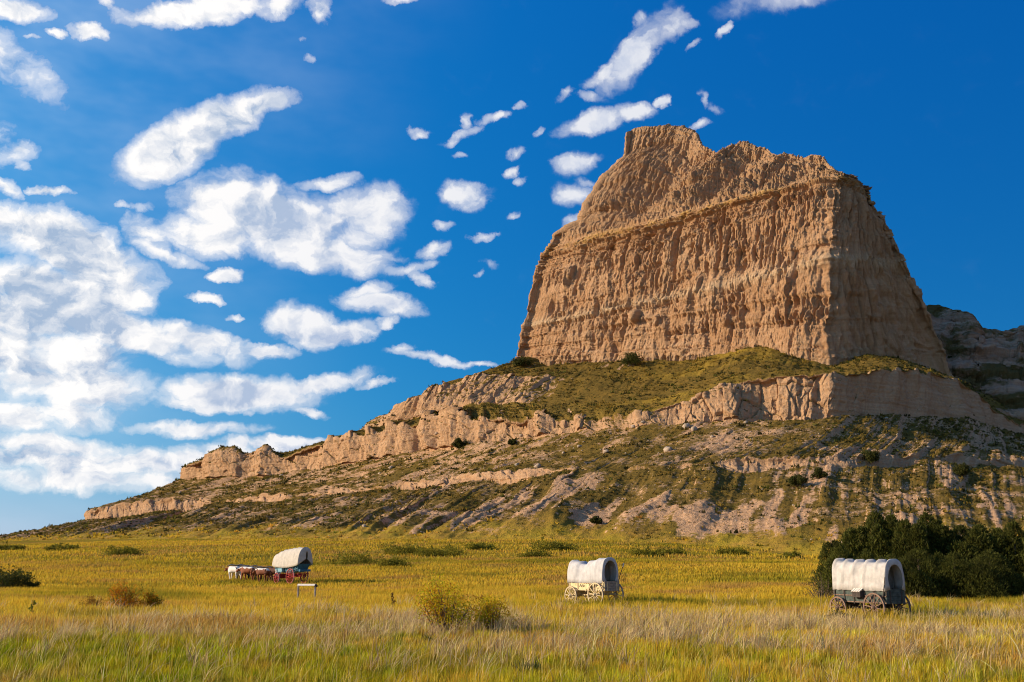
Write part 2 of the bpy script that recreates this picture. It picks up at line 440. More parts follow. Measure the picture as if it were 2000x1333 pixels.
def mat_rock():
    m, nt, b = new_mat('butte_rock', 0.95, 0.05)
    co = nt.node('ShaderNodeNewGeometry').outputs['Position']
    z = nt.node('ShaderNodeSeparateColor'); nt.l.new(nt.attr('zone', 'Color'), z.inputs[0])
    stripe, yel, foot = z.outputs[0], z.outputs[1], z.outputs[2]
    upper = nt.attr('zone', 'Alpha')
    st = nt.node('ShaderNodeCombineXYZ'); nt.put(st.inputs[2], nt.attr('strata'))
    bed = nt.noise(st.outputs[0], 0.42, 7, 0.75)
    drip = nt.noise(nt.mapping(co, scale=(0.7, 0.7, 0.06)), 1.0, 5, 0.65)
    nf = nt.noise(co, 0.8, 6, 0.65); nff = nt.noise(co, 3.2, 4, 0.65)
    c = nt.mix(nt.ramp(bed, 0.3, 0.7), (0.41, 0.235, 0.120), (0.56, 0.355, 0.200))
    big = nt.noise(nt.mapping(co, scale=(1, 1, 0.7)), 0.045, 4, 0.6)
    c = nt.mix(nt.ramp(big, 0.40, 0.62, 0, 0.55), c, (0.385, 0.205, 0.095))
    c = nt.mix(nt.ramp(drip, 0.48, 0.72, 0, 0.6), c, (0.34, 0.185, 0.090))
    c = nt.mix(nt.ramp(nf, 0.5, 0.8, 0, 0.6), c, (0.60, 0.40, 0.235))
    c = nt.mix(nt.math('MULTIPLY', upper, 0.55), c, (0.43, 0.275, 0.155))
    c = nt.mix(nt.math('MULTIPLY', yel, nt.ramp(nf, 0.35, 0.6, 0.1, 0.75)), c, (0.50, 0.310, 0.085))
    c = nt.mix(nt.math('MULTIPLY', stripe, nt.ramp(nf, 0.3, 0.6, 0.2, 0.8)), c, (0.58, 0.42, 0.25))
    c = nt.mix(nt.math('MULTIPLY', foot, 0.4), c, (0.52, 0.35, 0.20))
    nt.put(b.inputs['Base Color'], c)
    h = nt.math('ADD', nt.math('MULTIPLY', nf, 1.0), nt.math('MULTIPLY', nff, 0.4))
    nt.put(b.inputs['Normal'], nt.bump(h, 0.9, 1.1))
    return m


def mat_bluff():
    m, nt, b = new_mat('far_bluff_rock', 1.0, 0.0)
    co = nt.node('ShaderNodeNewGeometry').outputs['Position']
    bed = nt.noise(nt.mapping(co, scale=(0.012, 0.012, 0.16)), 1.0, 6, 0.7); nf = nt.noise(co, 0.35, 6, 0.65); nb = nt.noise(nt.mapping(co, scale=(.6, .6, 1.6)), 0.05, 5, 0.6)
    c = nt.mix(nt.ramp(bed, 0.35, 0.65), (0.26, 0.150, 0.090), (0.44, 0.285, 0.185))
    c = nt.mix(nt.ramp(nt.math('ADD', nb, nt.math('MULTIPLY', nf, 0.35)), 0.62, 0.76), c, (0.105, 0.075, 0.028))
    nt.put(b.inputs['Base Color'], c); nt.put(b.inputs['Normal'], nt.bump(nf, 0.9, 2.0))
    return m


MAT_PLAIN, MAT_HILL, MAT_ROCK, MAT_BLUFF = mat_plain(), mat_hill(), mat_rock(), mat_bluff()

# ------------------------------------------------------------------ the bluff: contour tables (px, py, distance)
R_M0 = [(450,925,760),(356,938,640),(430,934,592),(530,930,562),(700,905,508),(840,880,455),(930,868,420),(1095,850,385),(1255,835,362),(1430,825,350),(1620,815,340),(1750,812,360),(1900,820,392),(1985,845,425),(2150,880,460)]
R_M1 = [(460,905,760),(359,914,641),(430,884,598),(530,884,568),(700,856,514),(840,824,461),(930,818,426),(1095,822,390),(1250,816,366),(1430,750,358),(1620,732,347),(1750,722,366),(1870,742,399),(1985,826,430),(2150,860,465)]
R_U0 = [(480,912,790),(375,919,672),(446,890,640),(548,889,615),(764,832,520),(850,809,482),(930,789,460),(1060,790,432),(1275,783,390),(1445,733,370),(1620,726,364),(1740,712,379),(1850,735,408),(1945,800,440),(2100,830,480)]
R_U1 = [(520,930,830),(420,930,720),(500,905,690),(610,900,670),(790,790,517),(880,750,494),(985,735,474),(1130,742,447),(1315,743,420),(1468,705,398),(1620,721,382),(1720,702,393),(1825,725,416),(1905,770,447),(2030,780,500)]
R_B = [(600,960,900),(500,950,800),(600,930,770),(720,900,740),(1004,712,530),(1030,709,507),(1060,716,497),(1180,709,477),(1360,700,448),(1490,676,424),(1620,716,400),(1700,692,408),(1800,715,425),(1862,742,454),(1900,760,570)]
R_L1 = [(300,990,700),(171,1003,600),(225,989,575),(300,979,555),(385,977,530),(560,968,470),(720,954,420),(880,938,375),(1080,914,330),(1280,902,305),(1500,892,295),(1660,892,295),(1850,889,316),(2030,905,338),(2250,930,330)]
R_L0 = [(310,1005,690),(172,1019,593),(225,1014,567),(300,1004,546),(385,998,522),(560,980,463),(720,968,413),(880,951,369),(1080,937,324),(1280,930,298),(1500,920,289),(1660,912,290),(1850,909,312),(2030,918,334),(2250,940,326)]
R_F = [(0,1064,640),(-70,1062,520),(0,1061,470),(80,1058,430),(190,1054,380),(340,1052,335),(500,1052,298),(680,1054,268),(890,1052,250),(1160,1055,235),(1450,1070,207),(1640,1088,182),(1850,1078,180),(2080,1075,185),(2400,1080,190)]
F_W = np.array([P(*p) for p in R_F]); B_W = np.array([P(*p) for p in R_B])

# ------------------------------------------------------------------ the plain
def _tps(a, b):
    r2 = ((a[:, None, :] - b[None, :, :]) ** 2).sum(-1)
    return 0.5 * r2 * np.log(r2 + 1e-6)

_ctrl = [(0,-60,0.5),(-80,-40,0.6),(80,-40,0.6),(0,0,0.55),(-20,18,0.22),(20,18,0.22),(-14,35,0.0),(14,35,0.0),(16.6,46.4,-0.14),(5,58,0.06),
         (-40,60,0.1),(45,60,0.1),(28,74,0.25),(-23,105,0.2),(-60,110,0.5),(30,110,1.2),(80,110,1.2),(10,150,3.0),(-70,200,4.6),(-150,280,6.2),
         (-300,300,5.0),(-500,600,9.0),(-700,400,5),(-260,180,2.0),(-150,90,0.6),(300,150,3.0),(500,300,6),(-800,900,9),(800,800,8),(0,900,8),(-200,1000,9),(300,1000,8)]
_ctrl += [tuple(p) for p in F_W[1:14]]
_ctrl = np.array(_ctrl, float)
_S = 100.0
_A = _tps(_ctrl[:, :2] / _S, _ctrl[:, :2] / _S) + np.eye(len(_ctrl)) * 0.02
_Q = np.concatenate([np.ones((len(_ctrl), 1)), _ctrl[:, :2] / _S], 1)
_M = np.block([[_A, _Q], [_Q.T, np.zeros((3, 3))]])
_sol = np.linalg.solve(_M, np.concatenate([_ctrl[:, 2], np.zeros(3)]))


def ground_z(x, y):
    x = np.asarray(x, float); y = np.asarray(y, float)
    sh = x.shape; q = np.stack([np.clip(x.ravel(), -800, 800), np.clip(y.ravel(), -60, 1000)], -1) / _S
    z = np.empty(len(q))
    for s in range(0, len(q), 100000):
        qq = q[s:s + 100000]
        z[s:s + 100000] = _tps(qq, _ctrl[:, :2] / _S) @ _sol[:-3] + np.concatenate([np.ones((len(qq), 1)), qq], 1) @ _sol[-3:]
    z = z.reshape(sh)
    d = np.hypot(x, y)
    amp = np.clip(d / 160.0, 0.15, 1.0)
    return z + amp * (0.45 * noise3(x / 26.0, y / 26.0, 0.3, 5) + 0.22 * noise3(x / 9.0, y / 9.0, 0.7, 6)) * 0.75


def build_plain():
    ys = np.concatenate([np.linspace(-60, 12, 16)[:-1], np.geomspace(12, 620, 260), np.geomspace(650, 9000, 16)])
    xs = np.concatenate([-np.geomspace(700, 9000, 12)[::-1], np.linspace(-640, -160, 130)[:-1], np.linspace(-160, 200, 260)[:-1], np.linspace(200, 640, 60), np.geomspace(700, 9000, 12)])
    X, Y = np.meshgrid(xs, ys)
    Z = ground_z(X, Y)
    far = sstep(700, 2500, np.hypot(X, Y))
    Z = Z * (1 - far) + 6.0 * far
    G = np.stack([X, Y, Z], -1)
    o = np_mesh('ground', G.reshape(-1, 3), grid_faces(*X.shape), [MAT_PLAIN], smooth=True)
    return tag(o, kind='structure')


# ------------------------------------------------------------------ the hillside below the butte
def build_hill():
    T = lambda r: np.array([P(*p) for p in r])
    F, L0, L1, M0, M1, U0, U1, B = map(T, (R_F, R_L0, R_L1, R_M0, R_M1, R_U0, R_U1, R_B))
    K = len(R_F)
    # column parameter, denser where the hill is wide in view
    pxs = np.array([p[0] for p in R_M0], float)
    w = np.abs(np.diff(pxs)) + 25
    w[0] = 30; w[-1] = 90
    cnt = np.maximum(6, (w / w.sum() * 1500)).astype(int)
    t = np.concatenate([k + np.arange(c) / c for k, c in enumerate(cnt)] + [[K - 1.0]])
    rings = [catmull(r, t) for r in (F, L0, L1, M0, M1, U0, U1, B)]
    F, L0, L1, M0, M1, U0, U1, B = rings
    # true arc length along the mid cliff, in metres: the noise coordinate along the hill
    s = np.concatenate([[0], np.cumsum(np.linalg.norm(np.diff(0.5 * (M0 + L0), axis=0), axis=1))])
    # lower ledge is broken: collapse it where the mask is low
    m = sstep(-0.15, 0.2, fbm(s / 38.0, 3.1, 0.0, 3, 11) + 0.05)
    keep = np.where(t < 4.2, 1.0, m)[:, None] * 0.9 + 0.1
    C = 0.5 * (L0 + L1)
    L0 = C + (L0 - C) * keep; L1 = C + (L1 - C) * keep
    # crumbled cliff edges
    def wob(r, amp, seed, sc=14.0):
        r = r.copy(); edge = sstep(0.0, 0.6, t - 0.6)
        r[:, 2] += amp * edge * (noise3(s / sc, 0.5, seed, seed) + 0.6 * noise3(s / (sc * 0.35), 0.5, seed, seed + 1) + .35 * noise3(s / (sc * 0.13), 0.5, seed, seed + 2))
        return r
    M1 = wob(M1, 2.0, 21); M0 = wob(M0, 0.9, 24); U1 = wob(U1, 1.4, 27); L1 = wob(L1, 1.3, 30, 9.0); L0 = wob(L0, 0.9, 33, 9.0)
    # the notch in the cliff top near its left end
    notch = np.exp(-((t - 3.17) / 0.13) ** 2)
    M1[:, 2] -= notch * 4.0
    T1 = 0.5 * (L1 + M0); T1[:, 2] -= 1.6
    T0 = 0.5 * (F + L0); T0[:, 2] -= 0.9
    F0 = F.copy(); F0[:, 2] -= 4.0; F0[:, 1] -= 22.0
    inner = np.array([[70.0, 520.0, 0.0]])
    swing = sstep(3.2, 4.4, t)[:, None]
    away = np.array([[30.0, 60.0, 0]]) * (1 - swing)
    B1 = B + (inner - B) * np.array([[0.18, 0.18, 0]]) * swing + away; B1[:, 2] = B[:, 2] - 2 - 8 * (1 - swing[:, 0])
    B2 = B + (inner - B) * np.array([[0.6, 0.6, 0]]) * swing + away * 2; B2[:, 2] = B[:, 2] - 45
    secs = [(F0, F, 8, 0), (F, T0, 66, 1), (T0, L0, 66, 1), (L0, L1, 34, 2), (L1, T1, 40, 3), (T1, M0, 40, 3), (M0, M1, 84, 4), (M1, U0, 56, 5), (U0, U1, 50, 6), (U1, B, 56, 7), (B, B1, 10, 7), (B1, B2, 6, 7)]
    rows = []; sec = []; vv = []; base = 0.0
    for a, b, n, k in secs:
        for i in range(n):
            f = i / n
            rows.append(a + (b - a) * f); sec.append(k); vv.append(f)
    rows.append(B2); sec.append(7); vv.append(1.0)
    G = np.stack(rows); sec = np.array(sec); vv = np.array(vv)
    S = np.broadcast_to(s[None, :], G.shape[:2])
    # soft masks per kind of band (blurred over rows so that displacement joins up)
    def band(ks):
        mk = np.isin(sec, ks).astype(float)
        ker = np.array([1, 2, 3, 2, 1.]) / 9
        return np.convolve(np.pad(mk, 2, mode='edge'), ker, 'valid')
    low = band([1]); led = band([2]); tal = band([3]); cl = band([4]); grs = band([5, 7]); up = band([6])
    tt = np.broadcast_to(t[None, :], S.shape)
    up = up[:, None] * sstep(7.2, 6.4, tt) * sstep(3.5, 3.9, tt)             # the upper cliff only exists left of the butte
    led = led[:, None] * keep[None, :, 0]
    low = low[:, None]; tal = tal[:, None]; grs = grs[:, None] * np.ones_like(S)
    cl = cl[:, None] * (1 - 0.8 * np.exp(-((tt - 7.75) / 0.25) ** 2))
    # height of the cliff at each column scales its relief
    hc = np.linalg.norm(M1 - M0, axis=1); hs = np.clip(hc / 14.0, 0.05, 1.0)[None, :]
    N = grid_normals(G)
    N = np.where((N[..., 1:2] > 0.2) & (N[..., 2:3] < 0), -N, N)
    if N[..., 2].mean() < 0: N = -N
    x, y, z = G[..., 0], G[..., 1], G[..., 2]
    # spurs and gullies running down the slope
    warp = 9.0 * noise3(S / 40, z / 15.0, 0.1, 41) + 3.0 * noise3(S / 11, z / 7.0, 0.1, 48)
    sg = S + warp
    gul = ridged(sg / 21.0, z / 60.0, 0.0, 3, 42) - 0.55
    gul2 = ridged(sg / 8.0, z / 26.0, 0.5, 3, 45) - 0.55
    vlow = np.where(sec == 1, 1, 0)[:, None]
    prof = np.interp(np.arange(len(sec)), [0, 8, 40, 110, 140], [0, .15, 1, .9, .5])[:, None]
    d = low * prof * ((3.8 + 1.2 * sstep(5, 7.5, tt) - 2.0 * sstep(8.5, 10.5, tt)) * gul * (0.55 + 0.9 * sstep(-.4, .4, noise3(S / 45, z / 40, 0, 47))) + (1.1 - 0.5 * sstep(8.5, 10.5, tt)) * gul2) + tal * (2.6 - 1.0 * sstep(8.5, 10.5, tt)) * (gul + 0.35 * gul2)
    d = d + grs * (1.6 * gul + 0.7 * gul2) * sstep(12.5, 6.0, tt)
    # cliffs: buttresses and alcoves, rounded flutes, thin beds
    but = ridged((S + 5.0 * noise3(S / 17, z / 14, .2, 57)) / 30.0, z / 90.0, 1.0, 2, 51) - 0.62
    flu = (ridged((S + 1.2 * noise3(S / 5, z / 5, .7, 58)) / 6.5, z / 22.0, 2.0, 3, 52) - 0.5) * sstep(-.35, .3, noise3(S / 19, z / 12, 5, 59))
    fine = ridged((S + .5 * noise3(S / 2, z / 2, .1, 66)) / 2.2, z / 5.0, 3.0, 3, 53) - 0.5
    beds = fbm(z / 1.3 + 0.4 * noise3(S / 30, 0, 0, 3), S / 60.0, 0.0, 3, 54)
    shade = sstep(10.4, 9.6, tt)                        # smoother wall on the shaded side
    bil = 0.55 - ridged((S + 4.0 * noise3(S / 13, z / 16, .6, 64)) / 22.0, z / 80.0, 4.0, 2, 65)
    rnd = sstep(7.6, 8.6, tt)
    but = but * (1 - rnd) + 0.62 * bil * rnd
    rel = ((13.0 + 6.0 * sstep(5.5, 7.5, tt)) * but * (0.5 + 0.5 * shade) + 2.2 * flu * (0.45 + 0.55 * shade) + 0.75 * fine * (0.5 + 0.5 * shade) + 0.3 * beds)
    d = d + cl * hs * rel
    d = d + up * (9.0 * but + 1.4 * flu + 0.6 * fine + 0.2 * beds)
    d = d + led * (5.0 * but + 1.2 * flu + 0.5 * fine + 0.25 * beds)
    # spurs that carry the buttress line a little way up the grass above the cliff
    fade = np.zeros(len(sec)); i5 = np.where(sec == 5)[0]; fade[i5] = np.clip(1 - vv[i5] / 0.75, 0, 1)
    i6 = np.where(sec == 6)[0]
    fade = fade[:, None] * sstep(1.0, 4.0, tt) * (0.35 + 0.65 * sstep(9.3, 7.6, tt))
    d = d + fade * hs * 13.0 * np.maximum(but, -0.1)
    wu = S + 1.4 * noise3(S / 4, z / 6, .6, 81)
    k1, q1 = cells(wu / 2.6, z / 4.5, 82); k2, q2 = cells(wu / 6.5, z / 10.0, 83)
    d = d + (cl * hs + up + 0.6 * led) * (0.5 * k1 + (0.5 + 0.5 * sstep(5.5, 7.5, tt)) * k2 - 0.7 * sstep(.10, 0, q2)) * (0.25 + 0.75 * shade)
    # small lumps everywhere
    d = d + (0.75 * fbm(x / 9, y / 9, z / 9, 3, 61) + 0.26 * fbm(x / 1.8, y / 1.8, z / 1.8, 3, 62)) * (1 - 0.6 * cl)
    edge = sstep(0.0, 0.9, t)[None, :]
    d = d * edge
    G = G + N * d[..., None]
    N2 = grid_normals(G)
    if N2[..., 2].mean() < 0: N2 = -N2
    nz = N2[..., 2]
    steep = sstep(0.78, 0.60, nz)
    rock = np.clip(steep * (0.35 + cl + up + led), 0, 1)
    rock = np.maximum(rock, cl * hs * sstep(0.86, 0.70, nz))
    # bare soil: ribs on the lower slope, scars elsewhere
    sn = fbm(sg / 10.0, z / 22.0, 0.0, 4, 71)
    patch = fbm(x / 34, y / 34, z / 30, 3, 72)
    prow = np.interp(np.arange(len(sec)), [0, 8, 18, 44, 100, 140], [0, .1, .5, 1, .95, .65])[:, None]
    side = 0.55 + 0.45 * sstep(4.5, 8.5, tt)
    soil = low * prow * side * sstep(-0.02, 0.42, sn * 0.8 + 0.55 * patch - 0.02 + 0.5 * np.maximum(gul, -.1) + (prow - 1) * .35)
    soil = soil + tal * sstep(0.15, 0.55, sn * 0.8 + 0.5 * patch - 0.05) * 0.7 + grs * sstep(0.35, 0.6, sn + 0.3 * patch) * sstep(9, 7, tt)
    bare = 0.26 + 0.42 * fbm(x / 20, y / 20, z / 14, 3, 77)
    soil = np.maximum(soil, (low * prow + tal) * bare)
    scar = led * 1.0
    soil = np.clip(soil + scar + 0.4 * sstep(0.78, 0.62, nz) * (low + tal), 0, 1)
    gold = grs * np.exp(-((tt - 8.6) / 1.0) ** 2) * sstep(-0.3, 0.4, fbm(x / 14, y / 14, 0, 3, 75) + 0.1)
    ft = sstep(0.0, 1.0, np.interp(np.arange(len(sec)), [0, 8, 44], [1, 0.9, 0])[:, None] + 0.45 * fbm(x / 22, y / 22, 0, 3, 76) * np.interp(np.arange(len(sec)), [0, 14, 70], [0.6, 1.5, 0])[:, None])
    att = np.stack([rock, soil, gold, ft], -1)
    o = np_mesh('hillside', G.reshape(-1, 3), grid_faces(*S.shape), [MAT_HILL], smooth=True, attrs={'zone': att.reshape(-1, 4)})
    tag(o, kind='structure')
    return o, G, N2, att, sec, tt


# ------------------------------------------------------------------ the butte
def build_butte():
    def lev(rows, n=64):
        rows = np.array(rows, float); f = rows[:, 0]
        g = np.concatenate([np.linspace(0, 1, 41), 1 + np.linspace(0, 1, 17)[1:]])
        px = np.interp(g, f, rows[:, 1]); py = np.interp(g, f, rows[:, 2]); iy = np.interp(g, f, 1 / rows[:, 3])
        return P(px, py, 1 / iy)
    A = lev([(0,1000,740,526),(.33,1200,740,478),(.66,1410,735,436),(1,1620,745,399),(1.5,1750,742,414),(2,1872,775,446)])
    B = lev([(0,1010,700,522),(.33,1210,690,475.5),(.66,1415,680,435.5),(1,1618,690,400),(1.5,1732,680,414),(2,1845,690,441)])
    C = lev([(0,1023,640,519),(.33,1222,600,473),(.66,1420,558,435),(1,1621,508,402),(1.5,1700,508,411),(2,1765,520,426)])
    D0 = lev([(0,1046,540,515),(.33,1240,492,470),(.66,1432,438,433.5),(1,1630,385,404.5),(1.5,1688,410,412),(2,1722,435,425)])
    D = lev([(0,1057,505,512.5),(.33,1250,457,468),(.66,1440,402,433),(1,1636,350,406),(1.5,1672,370,414),(2,1700,407,425)])
    E = lev([(0,1077,482,510),(.33,1262,437,466),(.66,1450,386,431.5),(1,1645,341,406.5),(1.5,1672,356,415),(2,1690,384,425)])
    S = lev([(0,1225,266,497),(.03,1238,249,494),(.12,1300,246,487),(.20,1330,247,482),(.27,1358,256,475),(.33,1372,284,466),(.42,1402,297,458),(.47,1418,292,456),(.53,1445,277,454),(.63,1500,290,446),(.66,1514,304,441),(.72,1545,301,438),(.8,1570,307,432),(.86,1600,303,424),(.9,1610,308,421),(.94,1622,329,416),(1,1655,339,411),(1.5,1672,352,417),(2,1684,368,425)])
    rings = [A, B, C, D0, D, E]; names = ['A', 'B', 'C', 'D0', 'D', 'E']
    left = [(0.09,1082,463,509.5),(0.22,1143,441,506),(0.38,1150,405,503),(0.62,1195,341,500),(0.84,1222,313,498.5)]
    for g, px, py, Y in left:
        e = E + (S - E) * g
        # the slope above the cap band is hollowed: steps back quickly, then climbs
        hol = 2.2 * math.sin(math.pi * g)
        e[:, 1] += hol * np.concatenate([np.linspace(0, 1, 12), np.ones(29), np.ones(16) * .3])
        dl = P(px, py, Y) - e[0]
        fall = np.exp(-np.linspace(0, 10, 57))[:, None]
        e = e + dl * fall
        rings.append(e)
    rings.append(S)
    inner = np.array([110.0, 520.0])
    S2 = S.copy(); S2[:, :2] += (inner - S[:, :2]) * 0.15; S2[:, 2] -= 0.6
    S3 = S.copy(); S3[:, :2] += (inner - S[:, :2]) * 0.75; S3[:, 2] = 0.35 * S[:, 2] + 0.65 * 186.0
    S3[:, 2] = np.minimum(S3[:, 2], S[:, 2] + 0.06 * np.linalg.norm(S3[:, :2] - S[:, :2], axis=1))
    S4 = S3.copy(); S4[:, :2] += (inner - S3[:, :2]) * 0.97
    rings += [S2, S3, S4]
    subs = [30, 74, 100, 40, 26, 12, 22, 34, 40, 30, 26, 10, 12, 6]
    # close each ring round the back
    full = []
    for r in rings:
        bl = r[0] + np.array([34, 60, 0]); bc = np.array([120, 590, r[0, 2]]); br = r[-1] + np.array([-4, 70, 0])
        full.append(np.concatenate([[bc, bl], r, [br, bc]]))
    K = len(full[0])
    cnt = np.array([6, 46] + [22] * 40 + [15] * 16 + [40, 6])
    t = np.concatenate([k + np.arange(c) / c for k, c in enumerate(cnt)] + [[K - 1.0]])
    full = [catmull(r, t) for r in full]
    rows = []; lv = []
    for k in range(len(full) - 1):
        for i in range(subs[k]):
            rows.append(full[k] + (full[k + 1] - full[k]) * i / subs[k]); lv.append(k + i / subs[k])
    rows.append(full[-1]); lv.append(len(full) - 1.0)
    G = np.stack(rows); lv = np.array(lv)[:, None]
    # soften the folds between bands
    for _ in range(3):
        G[1:-1] = 0.25 * G[:-2] + 0.5 * G[1:-1] + 0.25 * G[2:]
    s = np.concatenate([[0], np.cumsum(np.linalg.norm(np.diff(full[2], axis=0), axis=1))])
    S_ = np.broadcast_to(s[None, :], G.shape[:2]); tt = np.broadcast_to(t[None, :], S_.shape); lvv = np.broadcast_to(lv, S_.shape)
    N = grid_normals(G)
    c = np.array([115, 480, 120.0]); flip = ((G - c) * N).sum(-1).mean() < 0
    if flip: N = -N
    x, y, z = G[..., 0], G[..., 1], G[..., 2]
    wall = sstep(0.2, 0.8, lvv) * sstep(4.9, 4.2, lvv)
    upper = sstep(5.0, 5.6, lvv) * sstep(12.2, 11.5, lvv)
    cap = sstep(3.9, 4.15, lvv) * sstep(5.25, 4.95, lvv)
    lit = sstep(43.5, 41.2, tt)                         # tt>42 is the face turned away from the sun
    kw = 0.35 + 0.65 * lit
    ends = 0.35 + 0.65 * sstep(3, 9, tt)
    # height along the beds, in metres: the beds dip with the contour levels
    h = np.interp(lvv, [0, 1, 2, 3, 4, 5, 12], [0, 18, 44, 62, 80, 85, 140]) + 0.9 * noise3(S_ / 26, z / 30, 0, 151) + 0.35 * noise3(S_ / 6, z / 9, 0, 152)
    def bed(hh, thick, seed):
        """constant offset within each bed, crisp at its edges"""
        i = np.floor(hh / thick + 0.6 * noise3(np.floor(hh / thick), 0.5, 0.5, seed))
        return (_hash(i.astype(np.int64), 0 * i.astype(np.int64), 0 * i.astype(np.int64), seed) & np.uint32(1023)).astype(float) / 511.5 - 1
    strata = 0.45 * bed(h, 1.3, 153) + 0.95 * bed(h, 4.5, 154)
    fw = np.clip(0.60 + 0.80 * bed(h, 7.0, 168) + 1.0 * fbm(S_ / 18, h / 8, 0.4, 3, 169), 0.02, 2.0)      # some beds flute, others stay flat
    sw = S_ + 0.9 * noise3(S_ / 7, z / 10, 0.2, 107) + 0.35 * noise3(S_ / 2.2, z / 4, .4, 106)
    rough = sstep(-0.30, 0.35, fbm(S_ / 24, z / 13, 0.3, 3, 127))
    but = ridged(sw / 26.0, z / 80.0, 1.0, 2, 101) - 0.5
    # vertical flutes: long narrow grooves cut into a fairly flat wall
    g1 = sstep(0.62, 0.95, ridged(sw / 5.0, z / 26.0 + bed(h, 9, 155), 2.0, 2, 102))
    g2 = sstep(0.55, 0.95, ridged(sw / 2.3, z / 13.0 + bed(h, 5, 156), 3.0, 2, 103))
    g3 = ridged(S_ / 0.95, z / 4.5, 5.0, 2, 157) - 0.5
    cracks = np.maximum(0, 1 - np.abs(noise3((S_ + 1.4 * noise3(S_ / 6, z / 8, .9, 109)) / 13.0, z / 55.0, 6.0, 110)) * 10.0)
    wu = S_ + 1.2 * noise3(S_ / 4, z / 6, .6, 141)
    c1, e1 = cells(wu / 1.9, z / 6.5, 142); c2, e2 = cells(wu / 6.0, z / 13.0, 144); c3, e3 = cells(wu / 0.9, z / 2.2, 145)
    d = wall * ends * kw * (2.2 * but - 2.1 * g1 * fw * (0.15 + rough) - 1.1 * g2 * fw * (0.2 + rough) + 0.42 * g3 + 0.30 * c1 + 0.45 * c2 + 0.26 * c3 - 1.2 * cracks)
    ledge = sstep(-.25, .25, fbm(S_ / 18, h / 5, 0.8, 3, 170))
    d = d + wall * strata * (0.25 + 0.75 * ledge) * (0.55 + .45 * lit)
    pits = fbm(S_ / 2.6, z / 6.0, 4.0, 4, 104)
    d = d + wall * 0.35 * pits * kw
    # layered beds under the cap stick out as thin shelves
    band = sstep(3.1, 3.7, lvv) * sstep(5.3, 4.9, lvv)
    d = d + band * (0.55 * bed(h, 0.9, 158) + 0.5 * bed(h, 2.2, 159)) * (0.55 + .45 * lit)
    c7, e7 = cells(wu / 3.0, h / 1.2, 149)
    d = d + cap * (0.9 + 0.8 * noise3(S_ / 7, h / 3, 0, 111) + ends * (0.6 * c7 - 0.7 * sstep(.12, 0, e7)))
    # the mass above the band: spurs with hollows between, thin beds, broken blocks
    tsh = tt + np.clip(12 - lvv, 0, 7) * 1.1
    spur = np.interp(tsh, [2, 9, 13, 17.5, 23, 26, 28.5, 31.5, 34.5, 37, 39.5, 43, 60], [0, .7, .9, -1, .95, .5, -.9, .5, -.7, .6, -.4, .2, 0])
    low_ = 1 - 0.9 * sstep(8.5, 11.4, lvv); left_ = 0.4 + 0.6 * sstep(2.5, 7, tt)
    d = d + upper * sstep(5.2, 7.5, lvv) * 6.0 * spur * low_
    blk = fbm(x / 9, y / 9, z / 7, 4, 113); blk2 = ridged(x / 14, y / 14, z / 30, 3, 114) - 0.5
    c4, e4 = cells((wu + z * .4) / 4.5, h / 3.0, 146); c5, e5 = cells(wu / 1.7, h / 1.1, 147)
    top_ = 1 - 0.65 * sstep(9.8, 11.8, lvv)
    d = d + upper * left_ * top_ * (1.1 * blk + 2.6 * blk2 - 1.6 * g1 * (0.4 + .6 * rough) - 0.9 * g2 + 0.4 * g3 + 0.55 * c4 + 0.25 * c5 - 0.6 * sstep(.1, 0, e4) + 0.6 * bed(h, 1.1, 160) + 1.2 * bed(h, 3.2, 161) + 0.4 * pits)
    d = d + 0.34 * fbm(x / 1.5, y / 1.5, z / 1.8, 3, 116) * (0.4 + 0.6 * lit)
    # the white bench and its shadow line
    bench = np.exp(-((lvv - 2.0) / 0.10) ** 2); d = d + bench * (1.0 + 1.3 * noise3(S_ / 9, 0, 0, 117)) * kw
    under = np.exp(-((lvv - 3.93) / 0.07) ** 2); d = d - under * (0.9 + 1.0 * noise3(S_ / 12, 0, 0, 118))
    # the corner is notched and rounded
    cor = np.exp(-((tt - 42) / 1.5) ** 2)
    d = d + cor * sstep(.5, 1.2, lvv) * sstep(12.3, 11.8, lvv) * (2.6 * noise3(z / 11, 0, 0, 130) + 1.7 * noise3(z / 4, 0, 0, 131) + 0.9 * bed(h, 2.4, 162) - 1.2)
    # lower right bulge before the corner
    d = d + 2.6 * np.exp(-((tt - 37.5) / 2.6) ** 2) * sstep(0.2, 0.9, lvv) * sstep(2.3, 1.5, lvv)
    # the shaded face: shallow grooves, and a stepped skyline
    dark = 1 - lit
    gr = sstep(0.6, 0.95, ridged(S_ / 4.2, z / 30, 7.0, 3, 163))
    d = d + wall * dark * (-1.9 * gr + 1.3 * fbm(S_ / 6, z / 12, 0, 4, 164) + 0.5 * c2 + 0.3 * c1)
    edge = np.exp(-((tt - 58) / 2.2) ** 2)
    d = d + edge * sstep(1.2, 2.2, lvv) * (1.1 * bed(h, 3.4, 165) + 0.8 * bed(h, 8, 166) + 0.7 * noise3(z / 3, 0, 0, 167))
    # a few knobs and niches standing on the pale bench
    for f_, hh_, r_, a_ in ((.37, 38, 2.6, 3.4), (.44, 34, 2.0, 2.6), (.24, 46, 2.4, -2.2), (.56, 47, 2.2, 2.4), (.70, 52, 3.0, -2.2), (.12, 60, 3.0, 3.0), (.08, 50, 2.2, -2.4), (.66, 30, 2.0, 1.8), (.50, 62, 3.2, -2.0), (.86, 40, 2.6, 2.2), (.31, 22, 2.2, -1.6)):
        k = np.interp(2 + f_ * 40, t, s)
        rr = ((S_ - k) / r_) ** 2 + ((h - hh_) / (r_ * 1.8)) ** 2
        d = d + a_ * sstep(1.4, 0.3, rr) * np.where(h < hh_, 1.0, sstep(3.5, 0, h - hh_))
